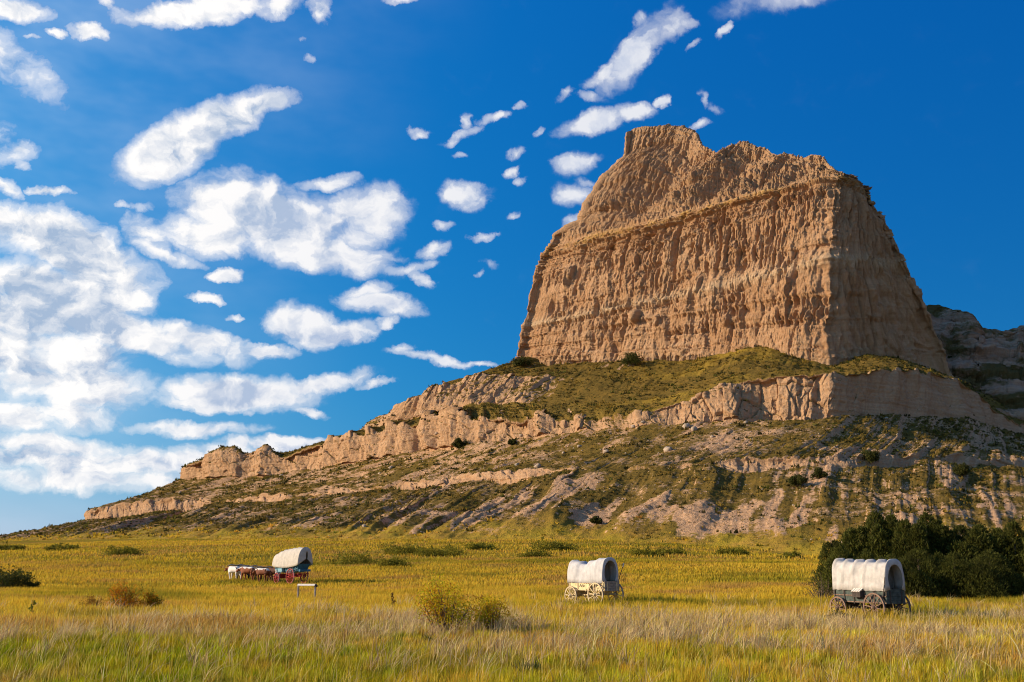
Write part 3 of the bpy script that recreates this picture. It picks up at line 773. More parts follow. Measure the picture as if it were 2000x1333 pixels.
    # deep clefts
    for cs, cw, cd in ((0.30, .8, 2.0), (0.47, 1.0, 2.8), (0.62, 0.8, 2.2), (0.80, 0.7, 1.8), (0.15, .9, 1.6)):
        k = np.interp(2 + cs * 40, t, s)
        d = d - cd * np.exp(-((S_ - k - 0.8 * noise3(z / 6, cs, 0, 119)) / cw) ** 2) * sstep(2.0, 2.6, lvv) * sstep(5.0, 4.4, lvv)
    lb = h / 4.0
    G = G + N * d[..., None]
    # the corner wanders from side to side and is worn round
    Tn = np.gradient(G, axis=1); Tn[..., 2] = 0; Tn /= np.linalg.norm(Tn, axis=-1, keepdims=True) + 1e-9
    fr = Tn[:, np.argmin(np.abs(t - 36))][:, None, :]
    cw_ = np.exp(-((tt - 42) / 2.6) ** 2) * sstep(.4, 1.2, lvv) * sstep(12.3, 11.8, lvv)
    G = G + fr * (cw_ * (2.6 * noise3(z / 13, 0, 3, 171) + 1.5 * noise3(z / 4.5, 0, 4, 172) + 0.8 * noise3(z / 1.6, 0, 5, 173)))[..., None]
    cm = np.exp(-((tt - 42) / 0.9) ** 2)[..., None] * 0.8
    for _ in range(14):
        A_ = G.copy(); A_[:, 1:-1] = 0.25 * G[:, :-2] + 0.5 * G[:, 1:-1] + 0.25 * G[:, 2:]
        G = G + (A_ - G) * cm
    # blunt apron where the wall meets the grass
    N2 = grid_normals(G)
    if flip: N2 = -N2
    stripe = np.exp(-((lvv - 2.02 - 0.06 * noise3(S_ / 10, 0, 0, 121)) / 0.09) ** 2) * sstep(-0.5, 0.3, noise3(S_ / 16, 0, 2, 122) + 0.25)
    yel = np.exp(-((lvv - 4.75) / 0.55) ** 2) * sstep(-0.4, 0.35, fbm(S_ / 8, lb / 4, 0, 3, 123) + .1)
    foot = sstep(1.15, 0.5, lvv)
    att = np.stack([stripe, yel, foot, upper], -1)
    o = np_mesh('butte', G.reshape(-1, 3), grid_faces(*S_.shape), [MAT_ROCK], smooth=True, attrs={'zone': att.reshape(-1, 4), 'strata': h.ravel()})
    return tag(o, kind='structure')


# ------------------------------------------------------------------ the far bluff behind, in the butte's shade
def build_far_bluff():
    top = [(1700,640,560),(1760,612,560),(1790,600,555),(1816,593,550),(1840,603,545),(1858,612,540),(1886,615,535),(1893,634,530),(1930,648,525),(1962,653,520),(1975,648,525),(2000,643,535),(2060,640,545),(2160,660,560),(2300,700,580)]
    T = np.array([P(*p) for p in top])
    def down(dy, dY, dx=0):
        return np.array([P(p[0] + dx + (p[0] - 1850) * 0.25 * dy / 100, p[1] + dy, p[2] - dY) for p in top])
    rings = [down(330, 130), down(260, 110), down(190, 84), down(150, 70), down(120, 64), down(80, 40), down(55, 33), down(30, 12), down(10, 3), T]
    back = T.copy(); back[:, 1] += 60; back[:, 2] -= 3; rings.append(back)
    back2 = T.copy(); back2[:, 1] += 140; back2[:, 2] -= 90; rings.append(back2)
    t = np.linspace(0, len(top) - 1, 420)
    rings = [catmull(r, t) for r in rings]
    rows = []
    for a, b in zip(rings[:-1], rings[1:]):
        for i in range(26): rows.append(a + (b - a) * i / 26)
    rows.append(rings[-1]); G = np.stack(rows)
    N = grid_normals(G)
    if N[..., 2].mean() < 0: N = -N
    x, y, z = G[..., 0], G[..., 1], G[..., 2]
    s = np.concatenate([[0], np.cumsum(np.linalg.norm(np.diff(rings[4], axis=0), axis=1))])[None, :]
    d = 9.0 * (ridged(s / 34, z / 60, 0, 3, 201) - .5) + 3.0 * fbm(z / 6, s / 60, 0, 3, 202) + 1.6 * fbm(x / 7, y / 7, z / 5, 4, 203)
    fade = np.interp(np.arange(len(rows)), [0, 200, 235, 262, len(rows) - 1], [1, 1, .45, .35, .2])[:, None]
    lay = np.floor(z / 5.5 + 0.7 * noise3(s / 40, z / 30, 0, 206)); hv = (_hash(lay.astype(np.int64), 0 * lay.astype(np.int64), 0 * lay.astype(np.int64), 207) & np.uint32(1023)) / 511.5 - 1
    d = d + 2.6 * hv + 1.2 * cells(s / 6 + 0 * z, z / 4, 208)[0]
    G = G + N * (d * fade)[..., None]
    N2 = grid_normals(G)
    if N2[..., 2].mean() < 0: N2 = -N2
    rock = sstep(0.80, 0.58, N2[..., 2])
    att = np.stack([np.maximum(rock, 0.55 + 0.30 * fbm(s / 14, z / 5, 0, 3, 205)), 0.45 + 0.3 * fbm(s / 12, z / 8, 0, 3, 204) + 0 * rock, 0 * rock, 0 * rock], -1)
    o = np_mesh('far_bluff', G.reshape(-1, 3), grid_faces(*G.shape[:2]), [MAT_BLUFF], smooth=True, attrs={'zone': att.reshape(-1, 4)})
    return tag(o, kind='structure')


# ------------------------------------------------------------------ leaf and blade materials
def mat_blades():
    """each blade carries its own colour"""
    m, nt, b = new_mat('grass_blades', 0.75, 0.15)
    c = nt.attr('tint', 'Color')
    tr = nt.node('ShaderNodeBsdfTranslucent'); nt.l.new(c, tr.inputs['Color'])
    nt.l.new(c, b.inputs['Base Color'])
    mx = nt.node('ShaderNodeMixShader'); mx.inputs[0].default_value = 0.42
    nt.l.new(b.outputs[0], mx.inputs[1]); nt.l.new(tr.outputs[0], mx.inputs[2])
    nt.l.new(mx.outputs[0], m.node_tree.nodes['Material Output'].inputs['Surface'])
    return m


MAT_BLADE = mat_blades()
MAT_BARK = simple_mat('bark', (0.16, 0.11, 0.075), 0.95, 0.4, 9.0, 0.1, 0.6)
MAT_STONE = simple_mat('pale_stone', (0.40, 0.31, 0.22), 0.95, 0.3, 2.0, 0.05, 0.6)


def blade_mesh(pos, h, w, ang, lean, lean_dir, col, segs=2, curl=1.0):
    """curved tapering blades: pos (n,3), h/w/ang/lean/lean_dir (n,), col (n,3) -> verts, faces, colours"""
    n = len(pos)
    ca, sa = np.cos(ang), np.sin(ang)
    W = np.stack([ca, sa, 0 * ca], -1)
    Ld = np.stack([np.cos(lean_dir), np.sin(lean_dir), 0 * lean_dir], -1)
    V = []; C = []
    for k in range(segs + 1):
        f = k / segs
        off = lean * f ** 2 * curl
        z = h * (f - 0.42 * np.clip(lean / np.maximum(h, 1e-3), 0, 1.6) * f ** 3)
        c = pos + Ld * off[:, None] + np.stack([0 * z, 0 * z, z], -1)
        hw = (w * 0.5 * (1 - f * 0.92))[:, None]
        tone = 0.42 + 0.58 * f ** 0.7  # shade in the gaps put into the colour: darker towards the root
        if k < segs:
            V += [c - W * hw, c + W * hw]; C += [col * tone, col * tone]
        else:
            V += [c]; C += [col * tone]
    nv = 2 * segs + 1
    V = np.stack(V, 1).reshape(-1, 3); C = np.stack(C, 1).reshape(-1, 3)
    b = (np.arange(n) * nv)[:, None]
    F4 = [b + np.array([[2 * k, 2 * k + 1, 2 * k + 3, 2 * k + 2]]) for k in range(segs - 1)]
    F3 = b + np.array([[2 * segs - 2, 2 * segs - 1, 2 * segs]])
    return V, (np.concatenate(F4) if F4 else np.zeros((0, 4), int)), F3, C


def merge_blades(parts):
    V = []; F4 = []; F3 = []; C = []; o = 0
    for v, f4, f3, c in parts:
        V.append(v); F4.append(f4 + o); F3.append(f3 + o); C.append(c); o += len(v)
    return np.concatenate(V), [np.concatenate(F4), np.concatenate(F3)], np.concatenate(C)


KEEP_CLEAR = []      # (x, y, radius, factor): grass trodden or shaded short around things


def field_colour(x, y, rng):
    """colour patches of the meadow: green, gold and rusty grass"""
    n = len(x)
    k_ = 1 + 1.5 * sstep(50, 130, np.hypot(x, y)); a = fbm(x / 16 / k_, y / 22, 0.0, 3, 301); b = fbm(x / 7 / k_, y / 9, 1.0, 3, 302); c = fbm(x / 28, y / 34, 2.0, 3, 303)
    d = np.hypot(x, y)
    green = np.array([0.400, 0.375, 0.006]); gold = np.array([0.800, 0.510, 0.040]); rust = np.array([0.560, 0.310, 0.075]); olive = np.array([0.240, 0.200, 0.018])
    near = sstep(42, 26, d)
    wg = np.clip(0.16 - 0.16 * sstep(45, 90, d) + 1.0 * a + 0.34 * near + 0.70 * near * sstep(1, -8, x), 0, 1)[:, None]
    col = gold * (1 - wg) + green * wg
    wr = (sstep(0.02, 0.5, b + 0.4 * c) * 0.85 * (1 - 0.35 * near))[:, None]
    col = col * (1 - wr) + rust * wr
    wo = (sstep(0.08, 0.5, -b + 0.5 * a) * 0.62)[:, None]
    col = col * (1 - wo) + olive * wo
    v = (1 + rng.normal(0, 1, n) * (0.26 - 0.14 * sstep(45, 90, d))).clip(.35, 1.8)[:, None]
    h = rng.normal(0, 0.06, (n, 1))
    return np.clip(col * v * np.concatenate([1 + h, 1 - 0.5 * h, 1 - h], 1), 0.004, 0.9)


def build_grass():
    rng = np.random.default_rng(7)
    parts = []
    # rings of growing distance: (near, far, blades, blade width, height)
    for y0, y1, n, w, h in ((13, 24, 100000, 0.020, 0.33), (24, 36, 120000, 0.030, 0.35), (36, 62, 170000, 0.044, 0.46), (62, 90, 150000, 0.050, 0.38), (90, 150, 120000, 0.10, 0.36), (150, 300, 80000, 0.22, 0.46)):
        yy = np.sqrt(rng.uniform(y0 ** 2, y1 ** 2, n)); xx = rng.uniform(-0.60, 0.60, n) * yy
        # the meadow goes on to both sides
        n2 = int(n * (0.5 if y1 < 60 else 0.35)); y2 = rng.uniform(max(2, y0 - (8 if y0 < 20 else 0)), y1, n2); x2 = (0.60 * y2 + rng.uniform(0, 1, n2) * (16 + 0.12 * y2)) * np.where(rng.uniform(0, 1, n2) < .5, -1, 1)
        xx = np.concatenate([xx, x2]); yy = np.concatenate([yy, y2]); n = n + n2
        # tufts: pull blades together
        cell = 0.30 + 0.012 * yy
        cell = np.maximum(0.3, np.round(cell / .25) * .25)
        cu = np.floor((xx + 0.37 * yy) / cell); cv = np.floor((yy - 0.37 * xx) / cell)
        hsh = _hash(cu.astype(np.int64), cv.astype(np.int64), (cell * 8).astype(np.int64), 77)
        ju = (cu + (hsh & np.uint32(1023)) / 1023.0) * cell; jv = (cv + ((hsh >> np.uint32(10)) & np.uint32(1023)) / 1023.0) * cell
        jx = (ju - 0.37 * jv) / 1.1369; jy = (jv + 0.37 * ju) / 1.1369
        tf = rng.uniform(0.15, 1.0, n) if y1 < 60 else np.ones(n)
        xx = xx * tf + jx * (1 - tf) + rng.normal(0, .05, n); yy = yy * tf + jy * (1 - tf) + rng.normal(0, .03, n)
        lump = fbm(xx / 5, yy / 7, 0, 3, 311) + (0.8 if y1 < 60 else 0.5) * noise3(xx / 1.1, yy / 1.5, 0, 313)
        hh = h * rng.uniform(0.55, 1.25, n) * (1.0 + 0.45 * lump)
        keep = np.ones(n, bool)
        if y1 > 140:                                     # the meadow runs out where the hillside begins
            fy = np.interp(xx / yy, (F_W[1:, 0] / F_W[1:, 1]), F_W[1:, 1])
            keep &= yy < fy - 2 + 16 * fbm(xx / 14, yy / 14, 0, 2, 312)
        tv = 1 + (0.34 if y1 < 60 else 0.05) * (((hsh >> np.uint32(20)) & np.uint32(1023)) / 511.5 - 1)
        th = (0.20 if y1 < 60 else 0.03) * (((hsh >> np.uint32(5)) & np.uint32(1023)) / 511.5 - 1)
        for (cx, cy, r, f) in KEEP_CLEAR:
            dd = np.hypot(xx - cx, yy - cy); hh = np.where(dd < r, hh * f, hh)
        xx, yy, hh, tv, th = xx[keep], yy[keep], hh[keep], tv[keep], th[keep]; k = len(xx)
        col = np.clip(field_colour(xx, yy, rng) * np.stack([tv * (1 + th), tv * (1 - .3 * th), tv * (1 + th)], -1), .004, .9)
        z = ground_z(xx, yy) - 0.02
        lean = hh * np.abs(rng.normal(0.20, 0.20, k)); ld = rng.normal(0.2, 1.3, k)
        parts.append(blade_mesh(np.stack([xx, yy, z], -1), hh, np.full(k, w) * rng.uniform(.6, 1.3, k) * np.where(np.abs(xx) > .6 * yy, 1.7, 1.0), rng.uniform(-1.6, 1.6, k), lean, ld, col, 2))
    V, F, C = merge_blades(parts)
    o = np_mesh('grass', V, F, [MAT_BLADE], attrs={'tint': C})
    tag(o, 'tall green and golden prairie grass covering the whole meadow', 'grass', kind='stuff')


def build_bunchgrass():
    """pale dry bunchgrass: long arching straw stems with feathery heads"""
    rng = np.random.default_rng(11)
    cx = []; cy = []
    N = 14000
    yy = np.sqrt(rng.uniform(17 ** 2, 62 ** 2, N)); xx = rng.uniform(-0.58, 0.58, N) * yy
    band = np.exp(-((yy - 36 - 5 * noise3(xx / 9, 0.2, 0, 321)) / 8.5) ** 2) * 0.95 + 0.05
    pn = fbm(xx / 5.5, yy / 7, 3, 3, 322) + 0.30 * sstep(-14, -4, xx)
    keep = rng.uniform(0, 1, N) < band * sstep(0.02, 0.36, pn) * (1 - 0.7 * sstep(-3, -9, xx) * sstep(34, 27, yy))
    xx, yy = xx[keep], yy[keep]
    per = 15
    X = np.repeat(xx, per) + rng.normal(0, 0.10, len(xx) * per); Y = np.repeat(yy, per) + rng.normal(0, 0.10, len(xx) * per)
    n = len(X)
    tuft = np.repeat(rng.uniform(0.7, 1.3, len(xx)), per); hd = np.repeat(rng.normal(0.25, 0.9, len(xx)), per)
    h = tuft * rng.uniform(0.25, 0.90, n)
    lean = h * np.abs(rng.normal(0.55, 0.35, n)); ld = hd + rng.normal(0, 0.9, n)
    straw = np.array([[0.84, 0.60, 0.28]]) * rng.normal(1, .2, (n, 1)); brown = np.array([[0.50, 0.33, 0.17]]) * rng.normal(1, .2, (n, 1))
    w8 = (rng.uniform(0, 1, n) < 0.6)[:, None]
    col = np.clip(np.where(w8, straw, brown), 0.01, 0.9)
    z = ground_z(X, Y) - .02
    pos = np.stack([X, Y, z], -1)
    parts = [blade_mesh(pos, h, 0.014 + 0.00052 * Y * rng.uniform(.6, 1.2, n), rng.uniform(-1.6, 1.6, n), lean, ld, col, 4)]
    # single long stems with drooping heads, scattered
    m = 1500
    Y = np.sqrt(rng.uniform(15 ** 2, 50 ** 2, m)); X = rng.uniform(-0.58, 0.58, m) * Y
    h = rng.uniform(0.5, 1.0, m); lean = h * np.abs(rng.normal(0.6, 0.35, m))
    parts.append(blade_mesh(np.stack([X, Y, ground_z(X, Y)], -1), h, 0.008 + 0.00025 * Y, rng.uniform(-1.6, 1.6, m), lean, rng.normal(.2, 1.2, m), np.clip(np.array([[0.58, 0.45, 0.22]]) * rng.normal(1, .15, (m, 1)), .01, .9), 5))
    # upright yellow seed stems through the near grass
    m = 9000
    Y = np.sqrt(rng.uniform(13 ** 2, 48 ** 2, m)); X = rng.uniform(-0.58, 0.58, m) * Y
    h = rng.uniform(0.38, 0.72, m); lean = h * np.abs(rng.normal(0.22, 0.2, m))
    parts.append(blade_mesh(np.stack([X, Y, ground_z(X, Y)], -1), h, 0.009 + 0.0004 * Y * rng.uniform(.5, 1.2, m), rng.uniform(-1.6, 1.6, m), lean, rng.normal(.3, 1.4, m), np.clip(np.array([[0.78, 0.58, 0.13]]) * rng.normal(1, .2, (m, 1)), .01, .9), 3))
    V, F, C = merge_blades(parts)
    o = np_mesh('bunchgrass', V, F, [MAT_BLADE], attrs={'tint': C})
    tag(o, 'pale dry bunchgrass with arching straw stems across the near meadow', 'dry grass', kind='stuff')


def clump_leaves(rng, centres, radii, per, size, cols, flat=0.7):
    """leaf faces scattered through the shells of many clumps"""
    n = len(centres) * per
    c = np.repeat(centres, per, 0); r = np.repeat(radii, per, 0)
    d = rng.normal(0, 1, (n, 3)); d /= np.linalg.norm(d, axis=1, keepdims=True)
    p = c + d * r * (rng.uniform(0.25, 1.0, (n, 1)) ** 0.6)
    a = rng.normal(0, 1, (n, 3)) + d * 0.4; a /= np.linalg.norm(a, axis=1, keepdims=True)
    b = np.cross(a, rng.normal(0, 1, (n, 3))); b /= np.linalg.norm(b, axis=1, keepdims=True)
    s = size * rng.uniform(0.55, 1.3, (n, 1))
    V = np.stack([p - a * s, p + b * s * flat * .5, p + a * s, p - b * s * flat * .5], 1).reshape(-1, 3)
    F = np.arange(n * 4).reshape(-1, 4)
    C = np.repeat(np.repeat(cols, per, 0) * rng.normal(1, 0.15, (n, 1)), 4, 0)
    return V, F, np.clip(C, 0.003, 0.9)


def build_scrub():
    """low tufts and scrub dotted over the hillside, thousands of them"""
    rng = np.random.default_rng(21)
    nr, nc = HILL_G.shape[:2]
    n = 62000
    # pick hillside vertices by their area in view so that tufts are spread evenly
    dv = np.linalg.norm(np.gradient(HILL_G, axis=0), axis=-1) * np.linalg.norm(np.gradient(HILL_G, axis=1), axis=-1)
    ok = (1 - HILL_ATT[..., 0]) * (HILL_N[..., 2] > 0.62) * (HILL_SEC[:, None] != 0) * (1 - 0.62 * HILL_ATT[..., 1]) * (1 - 0.35 * HILL_ATT[..., 3])
    ok = ok * (0.25 + sstep(-0.3, 0.5, fbm(HILL_G[..., 0] / 15, HILL_G[..., 1] / 15, 0, 3, 331)))
    wgt = (dv * ok).ravel(); wgt[~np.isfinite(wgt)] = 0
    wgt = np.minimum(wgt, np.quantile(wgt, 0.997))
    idx = rng.choice(nr * nc, n, p=wgt / wgt.sum())
    pos = HILL_G.reshape(-1, 3)[idx] + rng.normal(0, 0.35, (n, 3)) * np.array([1, 1, 0.1])
    att = HILL_ATT.reshape(-1, 4)[idx]
    Y = pos[:, 1]
    big = rng.uniform(0, 1, n) ** 6
    size = (0.22 + 0.00075 * Y) * rng.uniform(0.5, 1.2, n) * (1 + 1.5 * big)
    dark = np.array([0.075, 0.062, 0.013]); ol = np.array([0.190, 0.130, 0.022]); gold = np.array([0.340, 0.215, 0.028]); green = np.array([0.120, 0.120, 0.015])
    u = rng.uniform(0, 1, n)[:, None]; g = att[:, 2:3]
    col = np.where(u < 0.34, dark, np.where(u < 0.62, ol, np.where(u < 0.82, green, gold)))
    col = np.where((rng.uniform(0, 1, n)[:, None] < g * 0.75), gold, col)
    fc = field_colour(pos[:, 0], pos[:, 1], rng); ftw = (rng.uniform(0, 1, n) < att[:, 3] * 1.1)[:, None]
    col = np.where(ftw, fc, col)
    per = 6
    p = np.repeat(pos, per, 0) + rng.normal(0, 1, (n * per, 3)) * np.repeat(size, per)[:, None] * np.array([0.55, 0.55, 0.0])
    s = np.repeat(size, per)
    m = n * per
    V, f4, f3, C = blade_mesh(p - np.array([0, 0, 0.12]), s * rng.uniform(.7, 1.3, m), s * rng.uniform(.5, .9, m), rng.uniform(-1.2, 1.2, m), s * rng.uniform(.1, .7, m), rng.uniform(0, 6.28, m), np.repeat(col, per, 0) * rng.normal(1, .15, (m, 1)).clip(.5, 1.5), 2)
    o = np_mesh('hillside_scrub', V, [f4, f3], [MAT_BLADE], attrs={'tint': C.clip(.003, .9)})
    tag(o, 'low tufts of grass and scrub dotted over the slopes below the rock', 'scrub', kind='stuff')


def rock_mesh(rng, r, rough=0.35, n=12):
    """an angular boulder"""
    th = np.linspace(0, 2 * np.pi, n + 1)[:-1]; ph = np.linspace(0.06, np.pi - 0.06, n // 2 + 2)
    T, Pp = np.meshgrid(th, ph)
    d = np.stack([np.sin(Pp) * np.cos(T), np.sin(Pp) * np.sin(T), np.cos(Pp)], -1)
    o = rng.uniform(0, 90, 3)
    k = 1 + rough * noise3(d[..., 0] * 1.4 + o[0], d[..., 1] * 1.4 + o[1], d[..., 2] * 1.4 + o[2], 5) * 1.6
    V = d * k[..., None] * np.array(r)
    # flatten some faces
    for _ in range(5):
        nrm = rng.normal(0, 1, 3); nrm /= np.linalg.norm(nrm); lim = np.max(V @ nrm) * rng.uniform(0.62, 0.85)
        ex = np.maximum(V @ nrm - lim, 0); V = V - ex[..., None] * nrm
    R, Cn = T.shape
    F = grid_faces(R, Cn, loop=True)
    Vv = V.reshape(-1, 3); top = np.arange(Cn)[None, ::1]; bot = ((R - 1) * Cn + np.arange(Cn))[None, ::-1]
    return Vv, [F], top, bot


def hill_point(px, py):
    """the hillside vertex that lies in a given direction of the photograph (nearest in view)"""
    k = np.argmin(_HP_d2(px, py))
    return HILL_G.reshape(-1, 3)[k], HILL_N.reshape(-1, 3)[k]


_HP = {}
def _HP_d2(px, py):
    if not _HP:
        g = HILL_G.reshape(-1, 3)
        x, y, z = g[:, 0], g[:, 1], g[:, 2] - EYE
        zc = y * math.cos(PITCH) + z * math.sin(PITCH); yc = -y * math.sin(PITCH) + z * math.cos(PITCH)
        _HP['x'] = 1000 + FPX * x / zc; _HP['y'] = 666.5 - FPX * yc / zc; _HP['d'] = y
        _HP['ok'] = ((np.repeat(HILL_SEC, HILL_G.shape[1]) > 0) & (HILL_N.reshape(-1, 3)[:, 1] < 0.25))
    d = (_HP['x'] - px) ** 2 + (_HP['y'] - py) ** 2
    return np.where(_HP['ok'], d, 1e9) + _HP['d'] * 0.01


def build_boulders():
    rng = np.random.default_rng(31)
    spots = [(764,916,1.6,'on the slope under the left cliff'),(742,928,1.3,'just below the boulder under the left cliff'),(1018,852,1.2,'below the gap in the cliff band'),(1131,873,1.5,'on the slope right of the cliff gap'),(1184,885,2.2,'half way between the cliff band and the lower ledge'),(1236,835,1.5,'near the left foot of the right cliff'),
             (1340,835,2.6,'under the right cliff, left of its neighbour'),(1357,841,2.3,'under the right cliff, darker and rounder'),(1391,855,1.5,'on open grass below the right cliff'),(1305,882,3.0,'large grey one above the lower ledge'),(1255,826,1.2,'tiny at the cliff foot'),(1457,826,1.4,'under the bright rib of the right cliff'),
             (1730,820,1.8,'in the shade under the right cliff'),(1811,876,1.5,'catching the sun in the shaded slope'),(1010,910,1.8,'among rubble left of the lower ledge'),(1050,912,2.2,'largest of the rubble left of the lower ledge'),(1100,885,1.2,'on the brown slope above the rubble'),(550,930,1.3,'under the dark wall of the left cliff'),
             (352,964,1.0,'on the bushy slope at the left end'),(318,972,0.9,'lowest on the bushy slope at the left end'),(852,848,1.2,'against the cliff foot at centre left'),(711,1030,1.2,'at the foot of the slope behind the blue wagon'),(1228,716,1.0,'beside the dark shrub under the butte'),(1646,1060,0.9,'white one at the edge of the junipers')]
    for px, py, r, where in spots:
        p, nn = hill_point(px, py)
        s = r * p[1] / 420.0 * 0.62 + 0.15
        V, F, top, bot = rock_mesh(rng, (s * rng.uniform(.8, 1.2), s * rng.uniform(.7, 1.0), s * rng.uniform(.6, .9)))
        bm_f = F + [np.stack([top[0][:-2] * 0 + top[0][0], top[0][1:-1], top[0][2:]], -1)]
        o = np_mesh('boulder', V, bm_f, [MAT_STONE], smooth=False)
        o.location = tuple(p + np.array([0, 0, s * 0.25])); o.rotation_euler = (0, 0, rng.uniform(0, 6))
        tag(o, 'pale fallen boulder, ' + where, 'boulder', 'boulders fallen on the hillside')
    # small rubble
    n = 900
    dv = (HILL_N[..., 2] > 0.7) * (np.isin(HILL_SEC, [1, 3])[:, None]) * (0.1 + HILL_ATT[..., 1] + sstep(.1, .5, fbm(HILL_G[..., 0] / 9, HILL_G[..., 1] / 9, 0, 2, 341)))
    w = dv.ravel(); idx = rng.choice(len(w), n, p=w / w.sum()); P0 = HILL_G.reshape(-1, 3)[idx]
    VV = []; FF = []; o_ = 0
    base = [rock_mesh(rng, (1, .85, .7), n=8) for _ in range(6)]
    for k in range(n):
        V, F, t_, b_ = base[k % 6]; s = (0.12 + 0.0005 * P0[k, 1]) * rng.uniform(.4, 1.4)
        VV.append(V * s + P0[k]); FF.append(F[0] + o_); o_ += len(V)
    o = np_mesh('rubble', np.concatenate(VV), np.concatenate(FF), [MAT_STONE])
    tag(o, 'small stones strewn over the slopes', 'rubble', kind='stuff')


# ------------------------------------------------------------------ junipers and shrubs
def juniper(x, y, h, w, label, seed, tone=1.0, name='juniper_tree', group='junipers behind the right wagon', base=None):
    rng = np.random.default_rng(seed)
    z = float(ground_z(x, y)) if base is None else base
    root = empty(name, (x, y, z - 0.05))
    h *= .82; w *= 1.15 if x < 24.5 else 1.45
    tag(root, label, 'juniper', group)
    # trunk
    bm = bmesh.new(); seg = 7
    prev = None
    for k in range(6):
        f = k / 5; r = 0.030 * h * (1 - 0.8 * f) + 0.01
        ring = [bm.verts.new((r * math.cos(a * 2 * math.pi / seg) + 0.05 * h * f * f * rng.normal(0, .2), r * math.sin(a * 2 * math.pi / seg), h * 0.8 * f)) for a in range(seg)]
        if prev:
            for a in range(seg): bm.faces.new((prev[a], prev[(a + 1) % seg], ring[(a + 1) % seg], ring[a]))
        prev = ring
    me = bpy.data.meshes.new('trunk'); bm.to_mesh(me); bm.free(); me.materials.append(MAT_BARK)
    t = bpy.data.objects.new('trunk', me); COL.objects.link(t); t.parent = root
    # crown: several pointed leaders, each a column of sprays that point upward and outward
    leaders = [(0, 0, 1.0)] + [(rng.normal(0, w * .30), rng.normal(0, w * .26), rng.uniform(0.5, 0.97)) for _ in range(7)]
    P_ = []; A_ = []; S_ = []
    for lx, ly, lh in leaders:
        m = 1500 if lh == 1.0 else 850
        f = rng.uniform(0.0, 1, m) ** 0.85
        rad = w * 0.5 * (0.62 if lh < 1 else 0.8) * (1 - f) ** 0.50 * (0.75 + 0.35 * np.minimum(1, f * 6))
        a = rng.uniform(0, 2 * np.pi, m)
        lob = 1 + 0.42 * noise3(a * 1.1 + seed, f * 7, lh * 5, 71)
        rr = rad * lob * rng.uniform(0.25, 1.0, m) ** 0.45
        p = np.stack([lx + rr * np.cos(a), ly + rr * np.sin(a), f * lh * h], -1)
        P_.append(p); ax = np.stack([np.cos(a) * .55, np.sin(a) * .55, 0.9 + 0 * a], -1) + rng.normal(0, .35, (m, 3))
        A_.append(ax / np.linalg.norm(ax, axis=1, keepdims=True)); S_.append(h * 0.052 * rng.uniform(.5, 1.25, m) * (1 - .45 * f))
    p = np.concatenate(P_); a = np.concatenate(A_); s = np.concatenate(S_)[:, None]
    V = []; C = []
    col0 = np.array([0.085, 0.088, 0.014]) * tone
    hue = (0.85 + 0.75 * noise3(p[:, 0] * 1.3 + seed, p[:, 1] * 1.3, p[:, 2] * 1.3, 72))[:, None]
    for q in range(3):
        b = np.cross(a, rng.normal(0, 1, a.shape)); b /= np.linalg.norm(b, axis=1, keepdims=True)
        ax = a + rng.normal(0, .3, a.shape); o = p + rng.normal(0, 1, p.shape) * s * .4
        V.append(np.stack([o - ax * s * .4 - b * s * .12, o - ax * s * .4 + b * s * .12, o + ax * s * .5 + b * s * .22, o + ax * s * .95, o + ax * s * .45 - b * s * .2], 1))
        c = np.clip(col0 * hue * rng.normal(1, .2, (len(p), 1)), .004, .5)
        C.append(np.repeat(c[:, None, :], 5, 1))
    V = np.concatenate(V).reshape(-1, 3); C = np.concatenate(C).reshape(-1, 3)
    F = np.arange(len(V)).reshape(-1, 5)
    np_mesh('crown', V, F, [MAT_BLADE], root, attrs={'tint': C})
    return root


def shrub(x, y, w, h, label, cat, seed, cols, group=None, leaf=0.055, dens=1.0, stems=14, name='shrub', base=None, open_=0.0):
    """a leafy bush: bare stems fanning up, leaf faces in clumps along them"""
    rng = np.random.default_rng(seed)
    z = float(ground_z(x, y)) if base is None else base
    root = empty(name, (x, y, z - .03)); tag(root, label, cat, group)
    tips = []; V = []; F = []; o_ = 0
    for k in range(stems):
        a = rng.uniform(0, 2 * np.pi); r = w * 0.5 * math.sqrt(rng.uniform(0.02, 1)); hh = h * (1 - 0.55 * (r / (w * .5)) ** 2) * rng.uniform(.7, 1.0)
        p0 = np.array([r * .18 * math.cos(a), r * .18 * math.sin(a), 0]); p1 = np.array([r * math.cos(a), r * math.sin(a), hh])
        mid = (p0 + p1) / 2 + rng.normal(0, .05 * h, 3) + np.array([0, 0, .12 * h])
        pts = [p0, mid, p1]; rad = [0.012 * h + .006, 0.008 * h + .004, 0.003]
        for i, (pp, rr) in enumerate(zip(pts, rad)):
            for q in range(4): V.append(pp + rr * np.array([math.cos(q * 1.571), math.sin(q * 1.571), 0]))
            if i:
                for q in range(4): F.append([o_ + (i - 1) * 4 + q, o_ + (i - 1) * 4 + (q + 1) % 4, o_ + i * 4 + (q + 1) % 4, o_ + i * 4 + q])
        o_ += 12
        for f in (0.45, 0.62, 0.78, 0.9, 1.0):
            if rng.uniform() > open_: tips.append((1 - f) ** 2 * p0 + 2 * f * (1 - f) * mid + f * f * p1 + rng.normal(0, .06 * w, 3))
    np_mesh('stem', np.array(V), np.array(F), [MAT_BARK], root)
    c = np.array(tips); n = len(c)
    c[:, 2] = np.maximum(c[:, 2], 0.04 * h)
    cl = np.array([cols[i] for i in rng.integers(0, len(cols), n)])
    Vl, Fl, Cl = clump_leaves(rng, c, np.full((n, 1), 0.10 * (w + h)) * rng.uniform(.6, 1.2, (n, 1)), int(26 * dens), leaf, cl)
    np_mesh('foliage', Vl, Fl, [MAT_BLADE], root, attrs={'tint': Cl})
    return root


